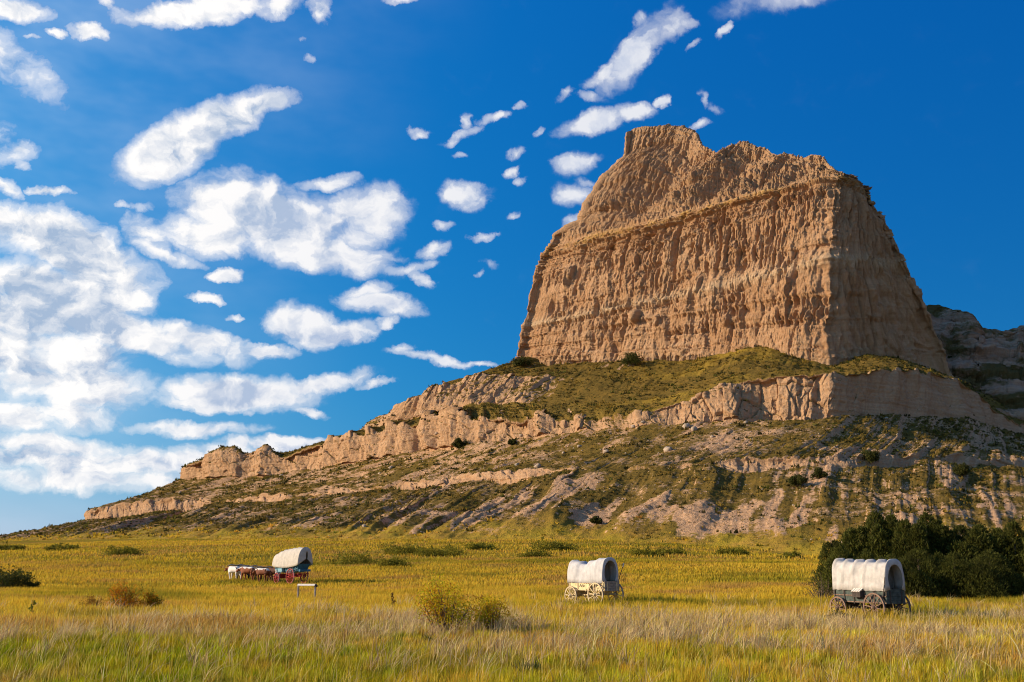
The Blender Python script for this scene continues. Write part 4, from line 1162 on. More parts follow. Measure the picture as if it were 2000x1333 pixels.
def at_ground(px, Y):
    """world x at which a thing standing on the plain at distance Y is seen at column px"""
    z = 0.0
    for _ in range(4):
        c = math.cos(PITCH) * Y + math.sin(PITCH) * (z - EYE)
        x = (px - 1000.0) / FPX * c
        z = float(ground_z(x, Y))
    return x


def build_plants():
    J = [(1645,70,4.3,2.6,'olive juniper at the left end of the grove, lit by the sun',1.45),(1668,76,5.5,2.6,'narrow juniper rising behind the left end of the grove',1.2),(1722,74,7.0,2.9,'tall blunt juniper behind the bonnet of the green wagon',1.1),(1752,78,6.2,2.8,'juniper just right of the tall blunt one',1.0),(1778,72,6.3,2.9,'pointed juniper right of the green wagon bonnet',1.0),  # last value is tone: sunlight on the left-end tree is put into its colour
         (1822,73,6.9,3.1,'tallest pointed juniper near the middle of the grove',1.0),(1856,72,5.7,2.4,'slim juniper in the dip right of the tallest',0.95),(1889,74,5.9,3.0,'broad juniper with a rounded top',1.05),(1925,72,5.9,3.0,'juniper third from the right of the grove',1.0),(1960,75,5.5,2.8,'lower juniper before the right edge',0.95),(1992,71,6.1,3.0,'juniper cut by the right edge of the view',1.0),(2040,72,6.4,3.2,'juniper just beyond the right edge',1.0),
         (1800,67,3.9,3.0,'low dark juniper in front, right of the wagon',0.9),(1870,66,3.6,3.2,'low dark juniper in the front row at the middle',0.9),(1940,67,3.8,3.3,'low dark juniper in the front row near the right edge',0.9),(1700,67,3.6,2.8,'low juniper directly behind the green wagon',1.1)]
    for i, (px, Y, h, w, lab, tone) in enumerate(J):
        juniper(at_ground(px, Y), Y, h, w, lab, 400 + i, tone)
    shrub(at_ground(1606, 62), 62, 2.6, 1.9, 'straggly half bare bush reaching left of the junipers', 'bush', 431, [(.09, .085, .02), (.12, .105, .03), (.12, .08, .04)], None, .05, .6, 24, open_=.35)
    shrub(at_ground(1640, 44), 44, 1.3, .62, 'small dark tuft of brush against the front wheel of the green wagon', 'brush', 432, [(.06, .06, .015), (.08, .075, .02)], None, .05, .9, 12)
    gold = [(.66, .48, .012), (.52, .46, .012), (.60, .32, .012), (.30, .31, .012), (.44, .20, .012)]
    shrub(at_ground(868, 35), 35, 2.1, 2.2, 'golden yellow leafy bush, largest in the near meadow', 'bush', 441, gold, 'golden bushes', .045, 1.5, 30)
    shrub(at_ground(965, 36), 36, 1.5, 1.5, 'smaller golden bush right of the large golden one', 'bush', 442, gold, 'golden bushes', .045, 1.2, 20)
    org = [(.62, .28, .010), (.50, .30, .012), (.55, .18, .012), (.20, .18, .015)]
    shrub(at_ground(243, 52), 52, 1.8, 1.5, 'orange tinted bush in the left meadow', 'bush', 443, org, 'orange bushes', .055, 1.2, 20)
    shrub(at_ground(290, 52.5), 52.5, 1.3, 1.1, 'smaller orange bush right beside its larger neighbour', 'bush', 444, org, 'orange bushes', .055, 1.1, 14)
    shrub(at_ground(180, 54), 54, 1.3, .7, 'faint reddish low bush left of the orange ones', 'bush', 445, [(.30, .14, .02), (.26, .17, .02)], 'orange bushes', .05, .6, 12)
    drk = [(.055, .068, .012), (.080, .085, .016), (.040, .050, .010)]
    shrub(at_ground(8, 92), 92, 4.6, 1.9, 'rounded dark green shrub at the left edge of the view', 'shrub', 446, drk, 'dark green shrubs', .12, 1.3, 26)
    shrub(at_ground(66, 92), 92, 1.4, .6, 'small dark shrub just right of the big one at the left edge', 'shrub', 447, drk, 'dark green shrubs', .1, 1.0, 10)
    lowc = [(.200, .180, .016), (.250, .205, .020), (.140, .130, .014)]
    low = [(690,1098,110,'long low shrub patch right of the blue wagon'),(765,1102,80,'nearest low shrub patch between blue and cream wagons'),(790,1078,100,'broad low shrub patch high in the meadow between blue and cream wagons'),(860,1081,90,'low shrub patch ending the row right of the blue wagon'),
           (940,1068,60,'thin low shrub patch close under the slope, mid meadow'),(1080,1070,90,'wide low shrub patch under the slope above the cream wagon'),(1050,1084,70,'lower shrub patch just left of the cream wagon top'),
           (1265,1082,66,'low shrub patch right of the cream wagon, first of a row'),(1310,1079,60,'low shrub patch right of the cream wagon, second of a row'),(1430,1078,60,'low shrub patch half way between cream wagon and junipers'),(1548,1086,50,'low shrub patch at the bare soil left of the junipers'),
           (235,1080,80,'wide low shrub patch in the left far meadow'),(120,1071,60,'low shrub patch at the foot of the spur end'),(20,1070,50,'low shrub patch at the left edge under the spur')]
    for i, (px, py, wp, lab) in enumerate(low):
        # march along the line of sight until it meets the plain
        Y = 60.0
        while Y < 330:
            q = P(px, py + 4, Y)
            if q[2] <= ground_z(q[0], q[1]) + .1: break
            Y += 1.0
        w = wp / FPX * Y
        shrub(q[0], q[1], w, max(0.34, w * .07), lab, 'shrub', 460 + i, lowc, 'low shrub patches in the far meadow', .0011 * Y + .03, 1.1, 22)
    # a few single plants that stand out of the grass
    yucca = [(703,38,.62,'spiky dark green plant left of the golden bush'),(838,31,.5,'low dark green broad leaved plant at the foot of the golden bush'),(1218,40,.6,'upright spiky plant right of the cream wagon'),(1262,39,.55,'spiky plant in the dry grass, second right of the cream wagon'),(1365,40,.55,'spiky green plant in the right middle of the meadow'),(1470,43,.55,'spiky green plant left of the green wagon'),(1045,21.5,.5,'dark broad leaved plant at the bottom of the view, left of its neighbour'),(1022,21.0,.55,'dark broad leaved plant at the bottom edge of the view')]
    for i, (px, Y, h, lab) in enumerate(yucca):
        rng = np.random.default_rng(500 + i); x = at_ground(px, Y); n = 46
        V, f4, f3, C = blade_mesh(np.zeros((n, 3)) + rng.normal(0, .04, (n, 3)) * np.array([1, 1, 0]), h * rng.uniform(.6, 1.1, n), rng.uniform(.03, .05, n), rng.uniform(-1.4, 1.4, n), h * rng.uniform(.1, .8, n), rng.uniform(0, 6.28, n), np.array([[.075, .095, .018]]) * rng.normal(1, .2, (n, 1)), 3)
        o = np_mesh('spiky_plant', V, [f4, f3], [MAT_BLADE], attrs={'tint': C.clip(.003, .9)}); o.location = (x, Y, float(ground_z(x, Y)))
        tag(o, lab, 'plant', 'single green plants in the meadow')
    for i, (px, Y, h, lab) in enumerate([(767,50,1.0,'dark dry seed stalk standing above the grass left of the golden bush'),(944,45,1.0,'reddish dry seed stalk behind the smaller golden bush'),(61,45,.8,'green leafy stalk in the left meadow')]):
        rng = np.random.default_rng(520 + i); x = at_ground(px, Y)
        root = empty('seed_stalk', (x, Y, float(ground_z(x, Y)))); tag(root, lab, 'dry stalk', 'tall stalks in the meadow')
        bm = bmesh.new(); bmesh.ops.create_cone(bm, segments=6, radius1=.016, radius2=.008, depth=h, cap_ends=True); bmesh.ops.translate(bm, verts=bm.verts, vec=(0, 0, h / 2))
        me = bpy.data.meshes.new('stem'); bm.to_mesh(me); bm.free(); me.materials.append(MAT_BARK); o = bpy.data.objects.new('stem', me); COL.objects.link(o); o.parent = root
        c = np.array([[rng.normal(0, .05), rng.normal(0, .05), h * f] for f in np.linspace(.55, 1.02, 9)])
        Vl, Fl, Cl = clump_leaves(rng, c, np.full((9, 1), .07), 14, .045, np.tile(np.array([[.10, .045, .018]] if i < 2 else [[.08, .12, .015]]), (9, 1)))
        np_mesh('seed_head' if i < 2 else 'foliage', Vl, Fl, [MAT_BLADE], root, attrs={'tint': Cl})
    # shrubs up on the hillside
    for i, (px, py, wp, hp, lab) in enumerate([(1236,716,44,30,'dark rounded shrub at the foot of the butte wall'),(1020,716,36,18,'low shrub at the left foot of the butte'),(899,878,26,22,'bright green bush in the gully under the cliff'),(1165,1024,20,14,'grey green bush among the lower gullies'),(1000,868,16,10,'small bush under the cliff gap'),(1314,712,16,9,'little dark bush on the golden slope under the butte'),(1880,930,30,26,'dark bush in the shade of the right slope'),(1560,950,36,24,'dark bushy clump below the lower ledge'),(1600,935,26,20,'dark bush where the gully meets the lower ledge'),(1700,905,40,26,'dark thicket under the right ledge')]):
        p, nn = hill_point(px, py)
        k = p[1] / FPX
        shrub(p[0], p[1], wp * k, hp * k, lab, 'shrub', 540 + i, [(.050, .058, .012), (.075, .072, .014)], 'shrubs on the hillside', .0009 * p[1] + .05, 1.1, 18, base=p[2])
    c = P(1857, 700, 500)
    juniper(c[0], c[1], 7.5, 4.0, 'lone dark juniper in the shaded ravine behind the butte', 561, .8, group=None, base=c[2] - 5)



# ------------------------------------------------------------------ small solid shapes
def to_obj(name, bm, mat, parent=None, smooth=False, bevel=0.0):
    bmesh.ops.recalc_face_normals(bm, faces=bm.faces)
    me = bpy.data.meshes.new(name); bm.to_mesh(me); bm.free()
    for m in (mat if isinstance(mat, (list, tuple)) else [mat]): me.materials.append(m)
    if smooth:
        me.polygons.foreach_set('use_smooth', np.ones(len(me.polygons), bool))
    o = bpy.data.objects.new(name, me); COL.objects.link(o)
    if bevel:
        b = o.modifiers.new('edge', 'BEVEL'); b.width = bevel; b.segments = 1; b.limit_method = 'ANGLE'
    if parent: o.parent = parent
    return o


def bx(bm, c, s, rot=None, taper=1.0):
    """box centred at c, full size s; taper narrows the lower end in x and y"""
    vs = []
    for z in (-.5, .5):
        k = taper if z < 0 else 1.0
        for x, y in ((-.5, -.5), (.5, -.5), (.5, .5), (-.5, .5)):
            v = Vector((x * s[0] * k, y * s[1] * k, z * s[2]))
            if rot is not None: v = rot @ v
            vs.append(bm.verts.new(v + Vector(c)))
    for f in ((0, 3, 2, 1), (4, 5, 6, 7), (0, 1, 5, 4), (1, 2, 6, 5), (2, 3, 7, 6), (3, 0, 4, 7)):
        bm.faces.new([vs[i] for i in f])


def rod(bm, a, b, r0, r1=None, seg=8):
    a = Vector(a); b = Vector(b); r1 = r0 if r1 is None else r1
    d = (b - a).normalized(); q = d.to_track_quat('Z', 'Y').to_matrix()
    A = []; B = []
    for k in range(seg):
        t = 2 * math.pi * k / seg; w = q @ Vector((math.cos(t), math.sin(t), 0))
        A.append(bm.verts.new(a + w * r0)); B.append(bm.verts.new(b + w * r1))
    for k in range(seg): bm.faces.new((A[k], A[(k + 1) % seg], B[(k + 1) % seg], B[k]))
    bm.faces.new(A[::-1]); bm.faces.new(B)


def pipe(bm, pts, rad, seg=8):
    """smooth tube through points"""
    pts = [Vector(p) for p in pts]; rings = []
    for i, p in enumerate(pts):
        d = (pts[min(i + 1, len(pts) - 1)] - pts[max(i - 1, 0)]).normalized()
        q = d.to_track_quat('Z', 'Y').to_matrix(); r = rad[i] if isinstance(rad, (list, tuple)) else rad
        rings.append([bm.verts.new(p + (q @ Vector((math.cos(2 * math.pi * k / seg), math.sin(2 * math.pi * k / seg), 0))) * r) for k in range(seg)])
    for A, B in zip(rings[:-1], rings[1:]):
        for k in range(seg): bm.faces.new((A[k], A[(k + 1) % seg], B[(k + 1) % seg], B[k]))
    bm.faces.new(rings[0][::-1]); bm.faces.new(rings[-1])


def annulus(bm, ri, ro, x0, x1, seg=40):
    """a ring about the local X axis with a rectangular section"""
    R = []
    for k in range(seg):
        t = 2 * math.pi * k / seg; c, s = math.cos(t), math.sin(t)
        R.append([bm.verts.new((x, r * c, r * s)) for r, x in ((ri, x0), (ro, x0), (ro, x1), (ri, x1))])
    for k in range(seg):
        A, B = R[k], R[(k + 1) % seg]
        for i in range(4): bm.faces.new((A[i], A[(i + 1) % 4], B[(i + 1) % 4], B[i]))


def wheel(parent, pos, dia, m_wood, m_iron, spokes=12, thick=.055, m_hub=None):
    r = dia / 2
    bm = bmesh.new(); L = .15
    pipe(bm, [(-L, 0, 0), (-L * .9, 0, 0), (-.05, 0, 0), (.05, 0, 0), (L * .8, 0, 0), (L * .85, 0, 0)], [.045, .06, .10, .10, .065, .05], 12)
    w = to_obj('wheel', bm, m_hub or m_wood, parent, True); w.location = pos
    bm = bmesh.new(); annulus(bm, r - .075, r - .012, -thick / 2, thick / 2); to_obj('rim', bm, m_wood, w)
    bm = bmesh.new(); annulus(bm, r - .013, r, -thick / 2 - .004, thick / 2 + .004); to_obj('tyre', bm, m_iron, w)
    bm = bmesh.new(); pipe(bm, [(0, 0, .085), (0, 0, .2), (0, 0, r - .07)], [.032, .026, .020], 6)
    first = to_obj('spoke', bm, m_wood, w, True)
    for k in range(spokes):
        s = first if k == 0 else first.copy()
        if k: COL.objects.link(s); s.parent = w
        s.rotation_euler = (2 * math.pi * k / spokes + .13, 0, 0)
    return w


def bonnet(name, parent, mat, stations, half, base_z, top_z, rear=None, front=None, sag=.05, wr=.012, seed=1, power=2.5, flare=0.0, nseg=40, sub=10, hem=0.0):
    """canvas cover over hoops. stations: y of each hoop from front to rear; half, base_z, top_z: one value per hoop;
    sag: how far the cloth sinks between hoops (one value or one per bay)"""
    ys = []; hw = []; bz = []; tz = []; sg = []; rib = []
    n = len(stations)
    sags = sag if isinstance(sag, (list, tuple)) else [sag] * (n - 1)
    for i in range(n - 1):
        for k in range(sub):
            f = k / sub; p = math.sin(math.pi * f) ** .42
            lerp = lambda a: a[i] + (a[i + 1] - a[i]) * f
            ys.append(lerp(stations)); hw.append(lerp(half)); bz.append(lerp(base_z)); tz.append(lerp(top_z)); sg.append(sags[i] * p); rib.append(1 - p)
    ys.append(stations[-1]); hw.append(half[-1]); bz.append(base_z[-1]); tz.append(top_z[-1]); sg.append(0); rib.append(1)
    th = np.linspace(0, math.pi, nseg)
    G = np.zeros((len(ys), nseg, 3))
    for i in range(len(ys)):
        c, s = np.cos(th), np.sin(th)
        x = -np.sign(c) * np.abs(c) ** (2 / power); zz = np.abs(s) ** (2 / power)
        H = tz[i] - bz[i]
        k = 1 - sg[i] / max(H, .1) * zz ** 2                # deepest on top
        X = x * (hw[i] - sg[i] * .85 * zz ** .5 * (zz < .999)) * (1 + flare * zz * (1 - zz))
        G[i] = np.stack([X, np.full(nseg, ys[i]), bz[i] + H * zz * k], -1)
    # folds pulled down from the hoops to the lower edge
    u = np.array(ys)[:, None]; v = th[None, :]
    drape = np.abs(np.cos(v)) ** 1.2
    fold = noise3(u * 7 + 2.0 * drape, v * 1.2, seed, seed) * drape + .5 * noise3(u * 15, v * 2.5, seed + 5, seed + 1) * drape
    side = np.sign(G[..., 0])
    G[..., 0] += side * fold * wr * 1.6
    G[..., 2] += (1 - drape) * noise3(u * 5, v * 3, seed + 9, seed) * wr
    low = np.abs(np.cos(v)) > .985
    G[..., 2] -= low * .05 * (np.array(sg)[:, None] * 0 + .5 * np.abs(np.sin(u * 9)))
    rows = [G]
    def close(Gend, spec, sgn):
        """gather the end of the cloth round an opening: spec = (centre x, centre z, half width, half height, depth)"""
        cx, cz, aw, ah, dep = spec
        out = []
        x, z = Gend[:, 0], Gend[:, 2]
        ang = np.arctan2(z - cz, x - cx)
        tx = cx + aw * np.cos(ang); tz_ = cz + ah * np.sin(ang)
        for f in (.12, .35, .6, .82, 1.0):
            q = Gend.copy(); q[:, 0] = x + (tx - x) * f; q[:, 2] = z + (tz_ - z) * f
            q[:, 1] = Gend[:, 1] + sgn * dep * math.sin(f * 1.6) + .012 * np.sin(ang * 23) * f
            out.append(q)
        return np.stack(out)
    if rear: rows.append(close(G[-1], rear, -1))
    if front: rows.insert(0, close(G[0], front, 1)[::-1])
    A = np.concatenate(rows)
    o = np_mesh(name, A.reshape(-1, 3), grid_faces(*A.shape[:2]), [mat], parent, smooth=True)
    s = o.modifiers.new('cloth', 'SOLIDIFY'); s.thickness = .012; s.offset = -1
    return o


def hoops(parent, stations, half, base_z, top_z, mat, power=2.5):
    for y, h, b, t in zip(stations, half, base_z, top_z):
        bm = bmesh.new(); pts = []
        for k in range(19):
            a = math.pi * k / 18; c, s = math.cos(a), math.sin(a)
            pts.append((-math.copysign(abs(c) ** (2 / power), c) * (h - .03), y, b + (t - b - .03) * s ** (2 / power) if s > 1e-6 else b))
        pipe(bm, pts, .018, 6)
        to_obj('hoop', bm, mat, parent, True)


M_CANVAS = simple_mat('canvas', (0.47, 0.44, 0.40), 0.9, 0.20, 3.5, 0.05, 0.15)
M_CANVAS_C = simple_mat('canvas_cream', (0.50, 0.455, 0.385), 0.9, 0.14, 3.0, 0.05, 0.12)
M_CANVAS_W = simple_mat('canvas_white', (0.50, 0.48, 0.46), 0.9, 0.15, 3.0, 0.05, 0.15)
M_GREEN = simple_mat('weathered_green_paint', (0.075, 0.092, 0.078), 0.8, 0.45, 5.0, 0.2, 0.3)
M_DARKW = simple_mat('dark_wood', (0.070, 0.055, 0.045), 0.85, 0.4, 7.0, 0.2, 0.4)
M_GREYW = simple_mat('grey_wood', (0.30, 0.25, 0.20), 0.9, 0.35, 8.0, 0.1, 0.4)
M_WHEELW = simple_mat('wheel_wood', (0.23, 0.145, 0.10), 0.85, 0.35, 8.0, 0.15, 0.3)
M_IRON = simple_mat('iron', (0.10, 0.075, 0.06), 0.6, 0.4, 9.0, 0.4, 0.2)
M_CREAM = simple_mat('cream_paint', (0.70, 0.56, 0.30), 0.75, 0.18, 5.0, 0.2, 0.2)
M_CREAMD = simple_mat('cream_wheel_paint', (0.60, 0.47, 0.27), 0.75, 0.15, 6.0, 0.2, 0.2)
M_BLUE = simple_mat('blue_paint', (0.045, 0.15, 0.22), 0.7, 0.3, 5.0, 0.25, 0.2)
M_BLUEL = simple_mat('light_blue_paint', (0.22, 0.40, 0.46), 0.7, 0.2, 5.0, 0.25, 0.2)
M_RED = simple_mat('red_paint', (0.36, 0.035, 0.03), 0.7, 0.3, 5.0, 0.25, 0.2)
M_REDRIM = simple_mat('worn_red_rim', (0.50, 0.30, 0.27), 0.7, 0.3, 9.0, 0.25, 0.2)
M_PALE = simple_mat('pale_board', (0.70, 0.62, 0.52), 0.8, 0.15, 6.0, 0.2, 0.2)
M_INK = simple_mat('dark_lettering', (0.04, 0.03, 0.025), 0.8, 0.1, 6.0, 0.2)
M_HORN = simple_mat('horn', (0.42, 0.34, 0.24), 0.5, 0.4, 8.0, 0.4)


def axle_gear(root, y, half, zc, mat, bolster=.16):
    bm = bmesh.new()
    rod(bm, (-half - .14, y, zc), (half + .14, y, zc), .045)
    bx(bm, (0, y, zc + bolster * .55), (half * 1.75, .12, bolster))
    return to_obj('axle', bm, mat, root, bevel=.006)


def covered_wagon(name, loc, rz, label, o):
    """farm wagon with hooped canvas. +Y is the way it points; o: options"""
    root = empty(name, loc, rz); tag(root, label, 'wagon', 'covered wagons in the meadow')
    L, W = o['L'], o['W']; hw = W / 2; z0, z1 = o['z0'], o['z1']; t = .03
    # box: floor and sides as one part, ribs and rails proud of it
    bm = bmesh.new()
    bx(bm, (0, 0, z0 + .02), (W - .06, L - .06, .04))
    for s in (-1, 1): bx(bm, (s * (hw - t / 2), 0, (z0 + z1) / 2), (t, L, z1 - z0))
    bx(bm, (0, L / 2 - t / 2, (z0 + z1) / 2), (W - 2 * t - .004, t, z1 - z0 - .004))
    to_obj('wagon_box', bm, o['m_box'], root, bevel=.004)
    for s in (-1, 1):
        for k in range(o['ribs']):
            y = -L / 2 + .10 + (L - .2) * k / (o['ribs'] - 1)
            bm = bmesh.new(); bx(bm, (s * (hw + .022), y, (z0 + z1) / 2 + .01), (.044, .055, z1 - z0 + .10)); to_obj('stake', bm, o['m_trim'], root, bevel=.005)
        for zz in o['rails']:
            bm = bmesh.new(); bx(bm, (s * (hw + .012), 0, zz), (.024, L + .03, .045)); to_obj('side_rail', bm, o['m_rail'], root, bevel=.004)
    # tailgate
    bm = bmesh.new(); nb = 4
    for k in range(nb):
        h = (z1 - z0 + .05) / nb; bx(bm, (0, -L / 2 - .012, z0 + h * (k + .5)), (W - .02, .028, h - .008))
    tg = to_obj('tailgate', bm, o['m_gate'], root, bevel=.003)
    for s in (-1, 1):
        bm = bmesh.new(); bx(bm, (s * hw * .62, -L / 2 - .038, (z0 + z1) / 2), (.06, .022, z1 - z0 - .02)); to_obj('batten', bm, o['m_trim'], tg)
    # canvas and hoops
    st = o['hoop_y']; n = len(st); half = [hw + .05] * n
    base = [o['cb']] * n; top = o['ct']
    hoops(root, st, [h - .02 for h in half], [z1 - .25] * n, top, o['m_hoop'], 3.1)
    bonnet('canvas_cover', root, o['m_cloth'], st, half, base, top, o.get('rear'), o.get('front'), o['sag'], .030, o['seed'], power=3.1)
    # running gear
    rf, rr = o['df'] / 2, o['dr'] / 2; yf, yr = L / 2 - .42, -L / 2 + .55; tr = hw + .20
    axle_gear(root, yf, hw, rf, o['m_gear'], max(.08, z0 - rf - .02)); axle_gear(root, yr, hw, rr, o['m_gear'], max(.08, z0 - rr - .02))
    bm = bmesh.new(); rod(bm, (0, yf + .1, rf + .03), (0, yr - .2, rr + .03), .05); to_obj('reach_pole', bm, o['m_gear'], root)
    bm = bmesh.new(); pipe(bm, [(0, yf + .1, rf), (0, yf + .9, rf * .7), (0, yf + 1.9, .10)], [.05, .045, .035]); to_obj('tongue', bm, o['m_wheel'], root, True)
    bm = bmesh.new(); bx(bm, (0, yf + .62, rf + .02), (1.1, .07, .06)); to_obj('doubletree', bm, o['m_wheel'], root, bevel=.01)
    for s in (-1, 1):
        wheel(root, (s * tr, yf, rf), o['df'], o['m_wheel'], o['m_iron'], 12)
        wheel(root, (s * tr, yr, rr), o['dr'], o['m_wheel'], o['m_iron'], 12 if rr < .68 else 14)
    # plank seat at the front
    bm = bmesh.new(); bx(bm, (0, L / 2 - .35, z1 + .16), (W - .08, .34, .035)); to_obj('seat', bm, o['m_trim'], root, bevel=.006)
    return root


def dir_heading(px, phi_deg):
    return math.radians(phi_deg) - math.atan((px - 1000.0) / FPX)


def place(px, Y):
    x = at_ground(px, Y); return (x, Y, float(ground_z(x, Y)))


def clear_round(x, y, r, f=.45): KEEP_CLEAR.append((x, y, r, f))


def build_green_wagon():
    loc = place(1700, 46.6); rz = dir_heading(1700, 45)
    st = [1.62, 1.0, .34, -.32, -.98, -1.62]
    w = covered_wagon('covered_wagon', loc, rz, 'dark green farm wagon under a ribbed white canvas, in front of the junipers', dict(
        L=3.2, W=1.10, z0=.80, z1=1.38, ribs=6, rails=[1.12, .84], m_box=M_GREEN, m_trim=M_DARKW, m_rail=M_WHEELW, m_gate=M_GREEN, m_gear=M_DARKW, m_hoop=M_GREYW, m_wheel=M_WHEELW, m_iron=M_IRON, m_cloth=M_CANVAS,
        hoop_y=st, cb=1.36, ct=[2.78, 2.74, 2.73, 2.72, 2.72, 2.73], sag=.16, df=1.06, dr=1.28, seed=3, rear=(0.0, 1.84, .43, .64, .05), front=(0, 1.9, .35, .55, .05)))
    # tool box on the left side with a pale slatted lid
    bm = bmesh.new(); bx(bm, (-.70, -.05, 1.18), (.20, .52, .26)); tb = to_obj('tool_box', bm, M_DARKW, w, bevel=.008)
    bm = bmesh.new(); rot = Matrix.Rotation(math.radians(-32), 3, 'Y')
    for k in range(4): bx(bm, (-.72, -.26 + .14 * k, 1.37), (.27, .105, .02), rot)
    to_obj('slatted_lid', bm, M_PALE, tb)
    bm = bmesh.new(); rod(bm, (-.62, -1.45, .95), (-.66, -1.72, 1.95), .018); to_obj('brake_lever', bm, M_IRON, w)
    return w, loc


def build_cream_wagon():
    loc = place(1160, 58.2); rz = dir_heading(1160, 40)
    st = [1.62, .92, -.02, -.80, -1.45]
    w = covered_wagon('covered_wagon', loc, rz, 'cream painted wagon with a sagging white canvas, middle of the meadow', dict(
        L=3.15, W=1.08, z0=.86, z1=1.36, ribs=5, rails=[.90, 1.33], m_box=M_CREAM, m_trim=M_CREAMD, m_rail=M_CREAMD, m_gate=M_GREYW, m_gear=M_CREAMD, m_hoop=M_GREYW, m_wheel=M_CREAMD, m_iron=M_GREYW, m_cloth=M_CANVAS_W,
        hoop_y=st, cb=1.30, ct=[2.55, 2.48, 2.52, 2.66, 2.68], sag=[.05, .20, .05, .04], df=1.10, dr=1.34, seed=8, rear=(0.0, 1.86, .44, .66, .03), front=(0, 1.9, .40, .60, .03)))
    # painted scroll on the side panel
    bm = bmesh.new()
    for k, (y, zz, a) in enumerate([(.55, 1.12, .5), (.45, 1.14, -.6), (.36, 1.12, .3), (.25, 1.13, -.4), (.16, 1.12, .7), (.08, 1.14, -.2)]):
        r = Matrix.Rotation(a, 3, 'X'); bx(bm, (-.548, y, zz), (.012, .032, .15), r)
    to_obj('painted_scroll', bm, M_INK, w)
    bm = bmesh.new(); bx(bm, (-.66, -.30, 1.10), (.16, .40, .28)); to_obj('tool_box', bm, M_CREAM, w, bevel=.008)
    bm = bmesh.new(); pipe(bm, [(.66, -1.25, 1.0), (.72, -1.42, 1.6), (.80, -1.62, 2.18)], [.022, .020, .024]); lv = to_obj('brake_lever', bm, M_DARKW, w, True)
    bm = bmesh.new(); bx(bm, (.815, -1.655, 2.28), (.05, .05, .20), Matrix.Rotation(.25, 3, 'X')); to_obj('grip', bm, M_PALE, lv)
    # what shows over the tailgate
    M = Matrix.Translation(loc) @ Matrix.Rotation(rz, 4, 'Z')
    bm = bmesh.new(); bx(bm, (0, 0, .25), (.34, .34, .5)); bx(bm, (0, 0, .51), (.38, .38, .03)); c = to_obj('crate', bm, simple_mat('green_crate', (.05, .085, .04), .8), None, bevel=.01)
    c.location = M @ Vector((.28, -1.25, .905)); c.rotation_euler = (0, 0, rz); tag(c, 'dark green lidded crate at the rear inside the cream wagon', 'crate')
    v = [(0, 0, 0)]
    bm = bmesh.new(); bmesh.ops.create_uvsphere(bm, u_segments=14, v_segments=8, radius=.27)
    for q in bm.verts: q.co.z = q.co.z * 1.05 + .27; q.co.x *= 1.0 + .15 * math.sin(q.co.z * 14)
    c = to_obj('bundle', bm, simple_mat('blue_grey_cloth', (.20, .26, .32), .9), None, True)
    c.location = M @ Vector((-.22, -1.2, .905)); tag(c, 'blue grey cloth bundle at the rear inside the cream wagon', 'bundle')
    return w, loc


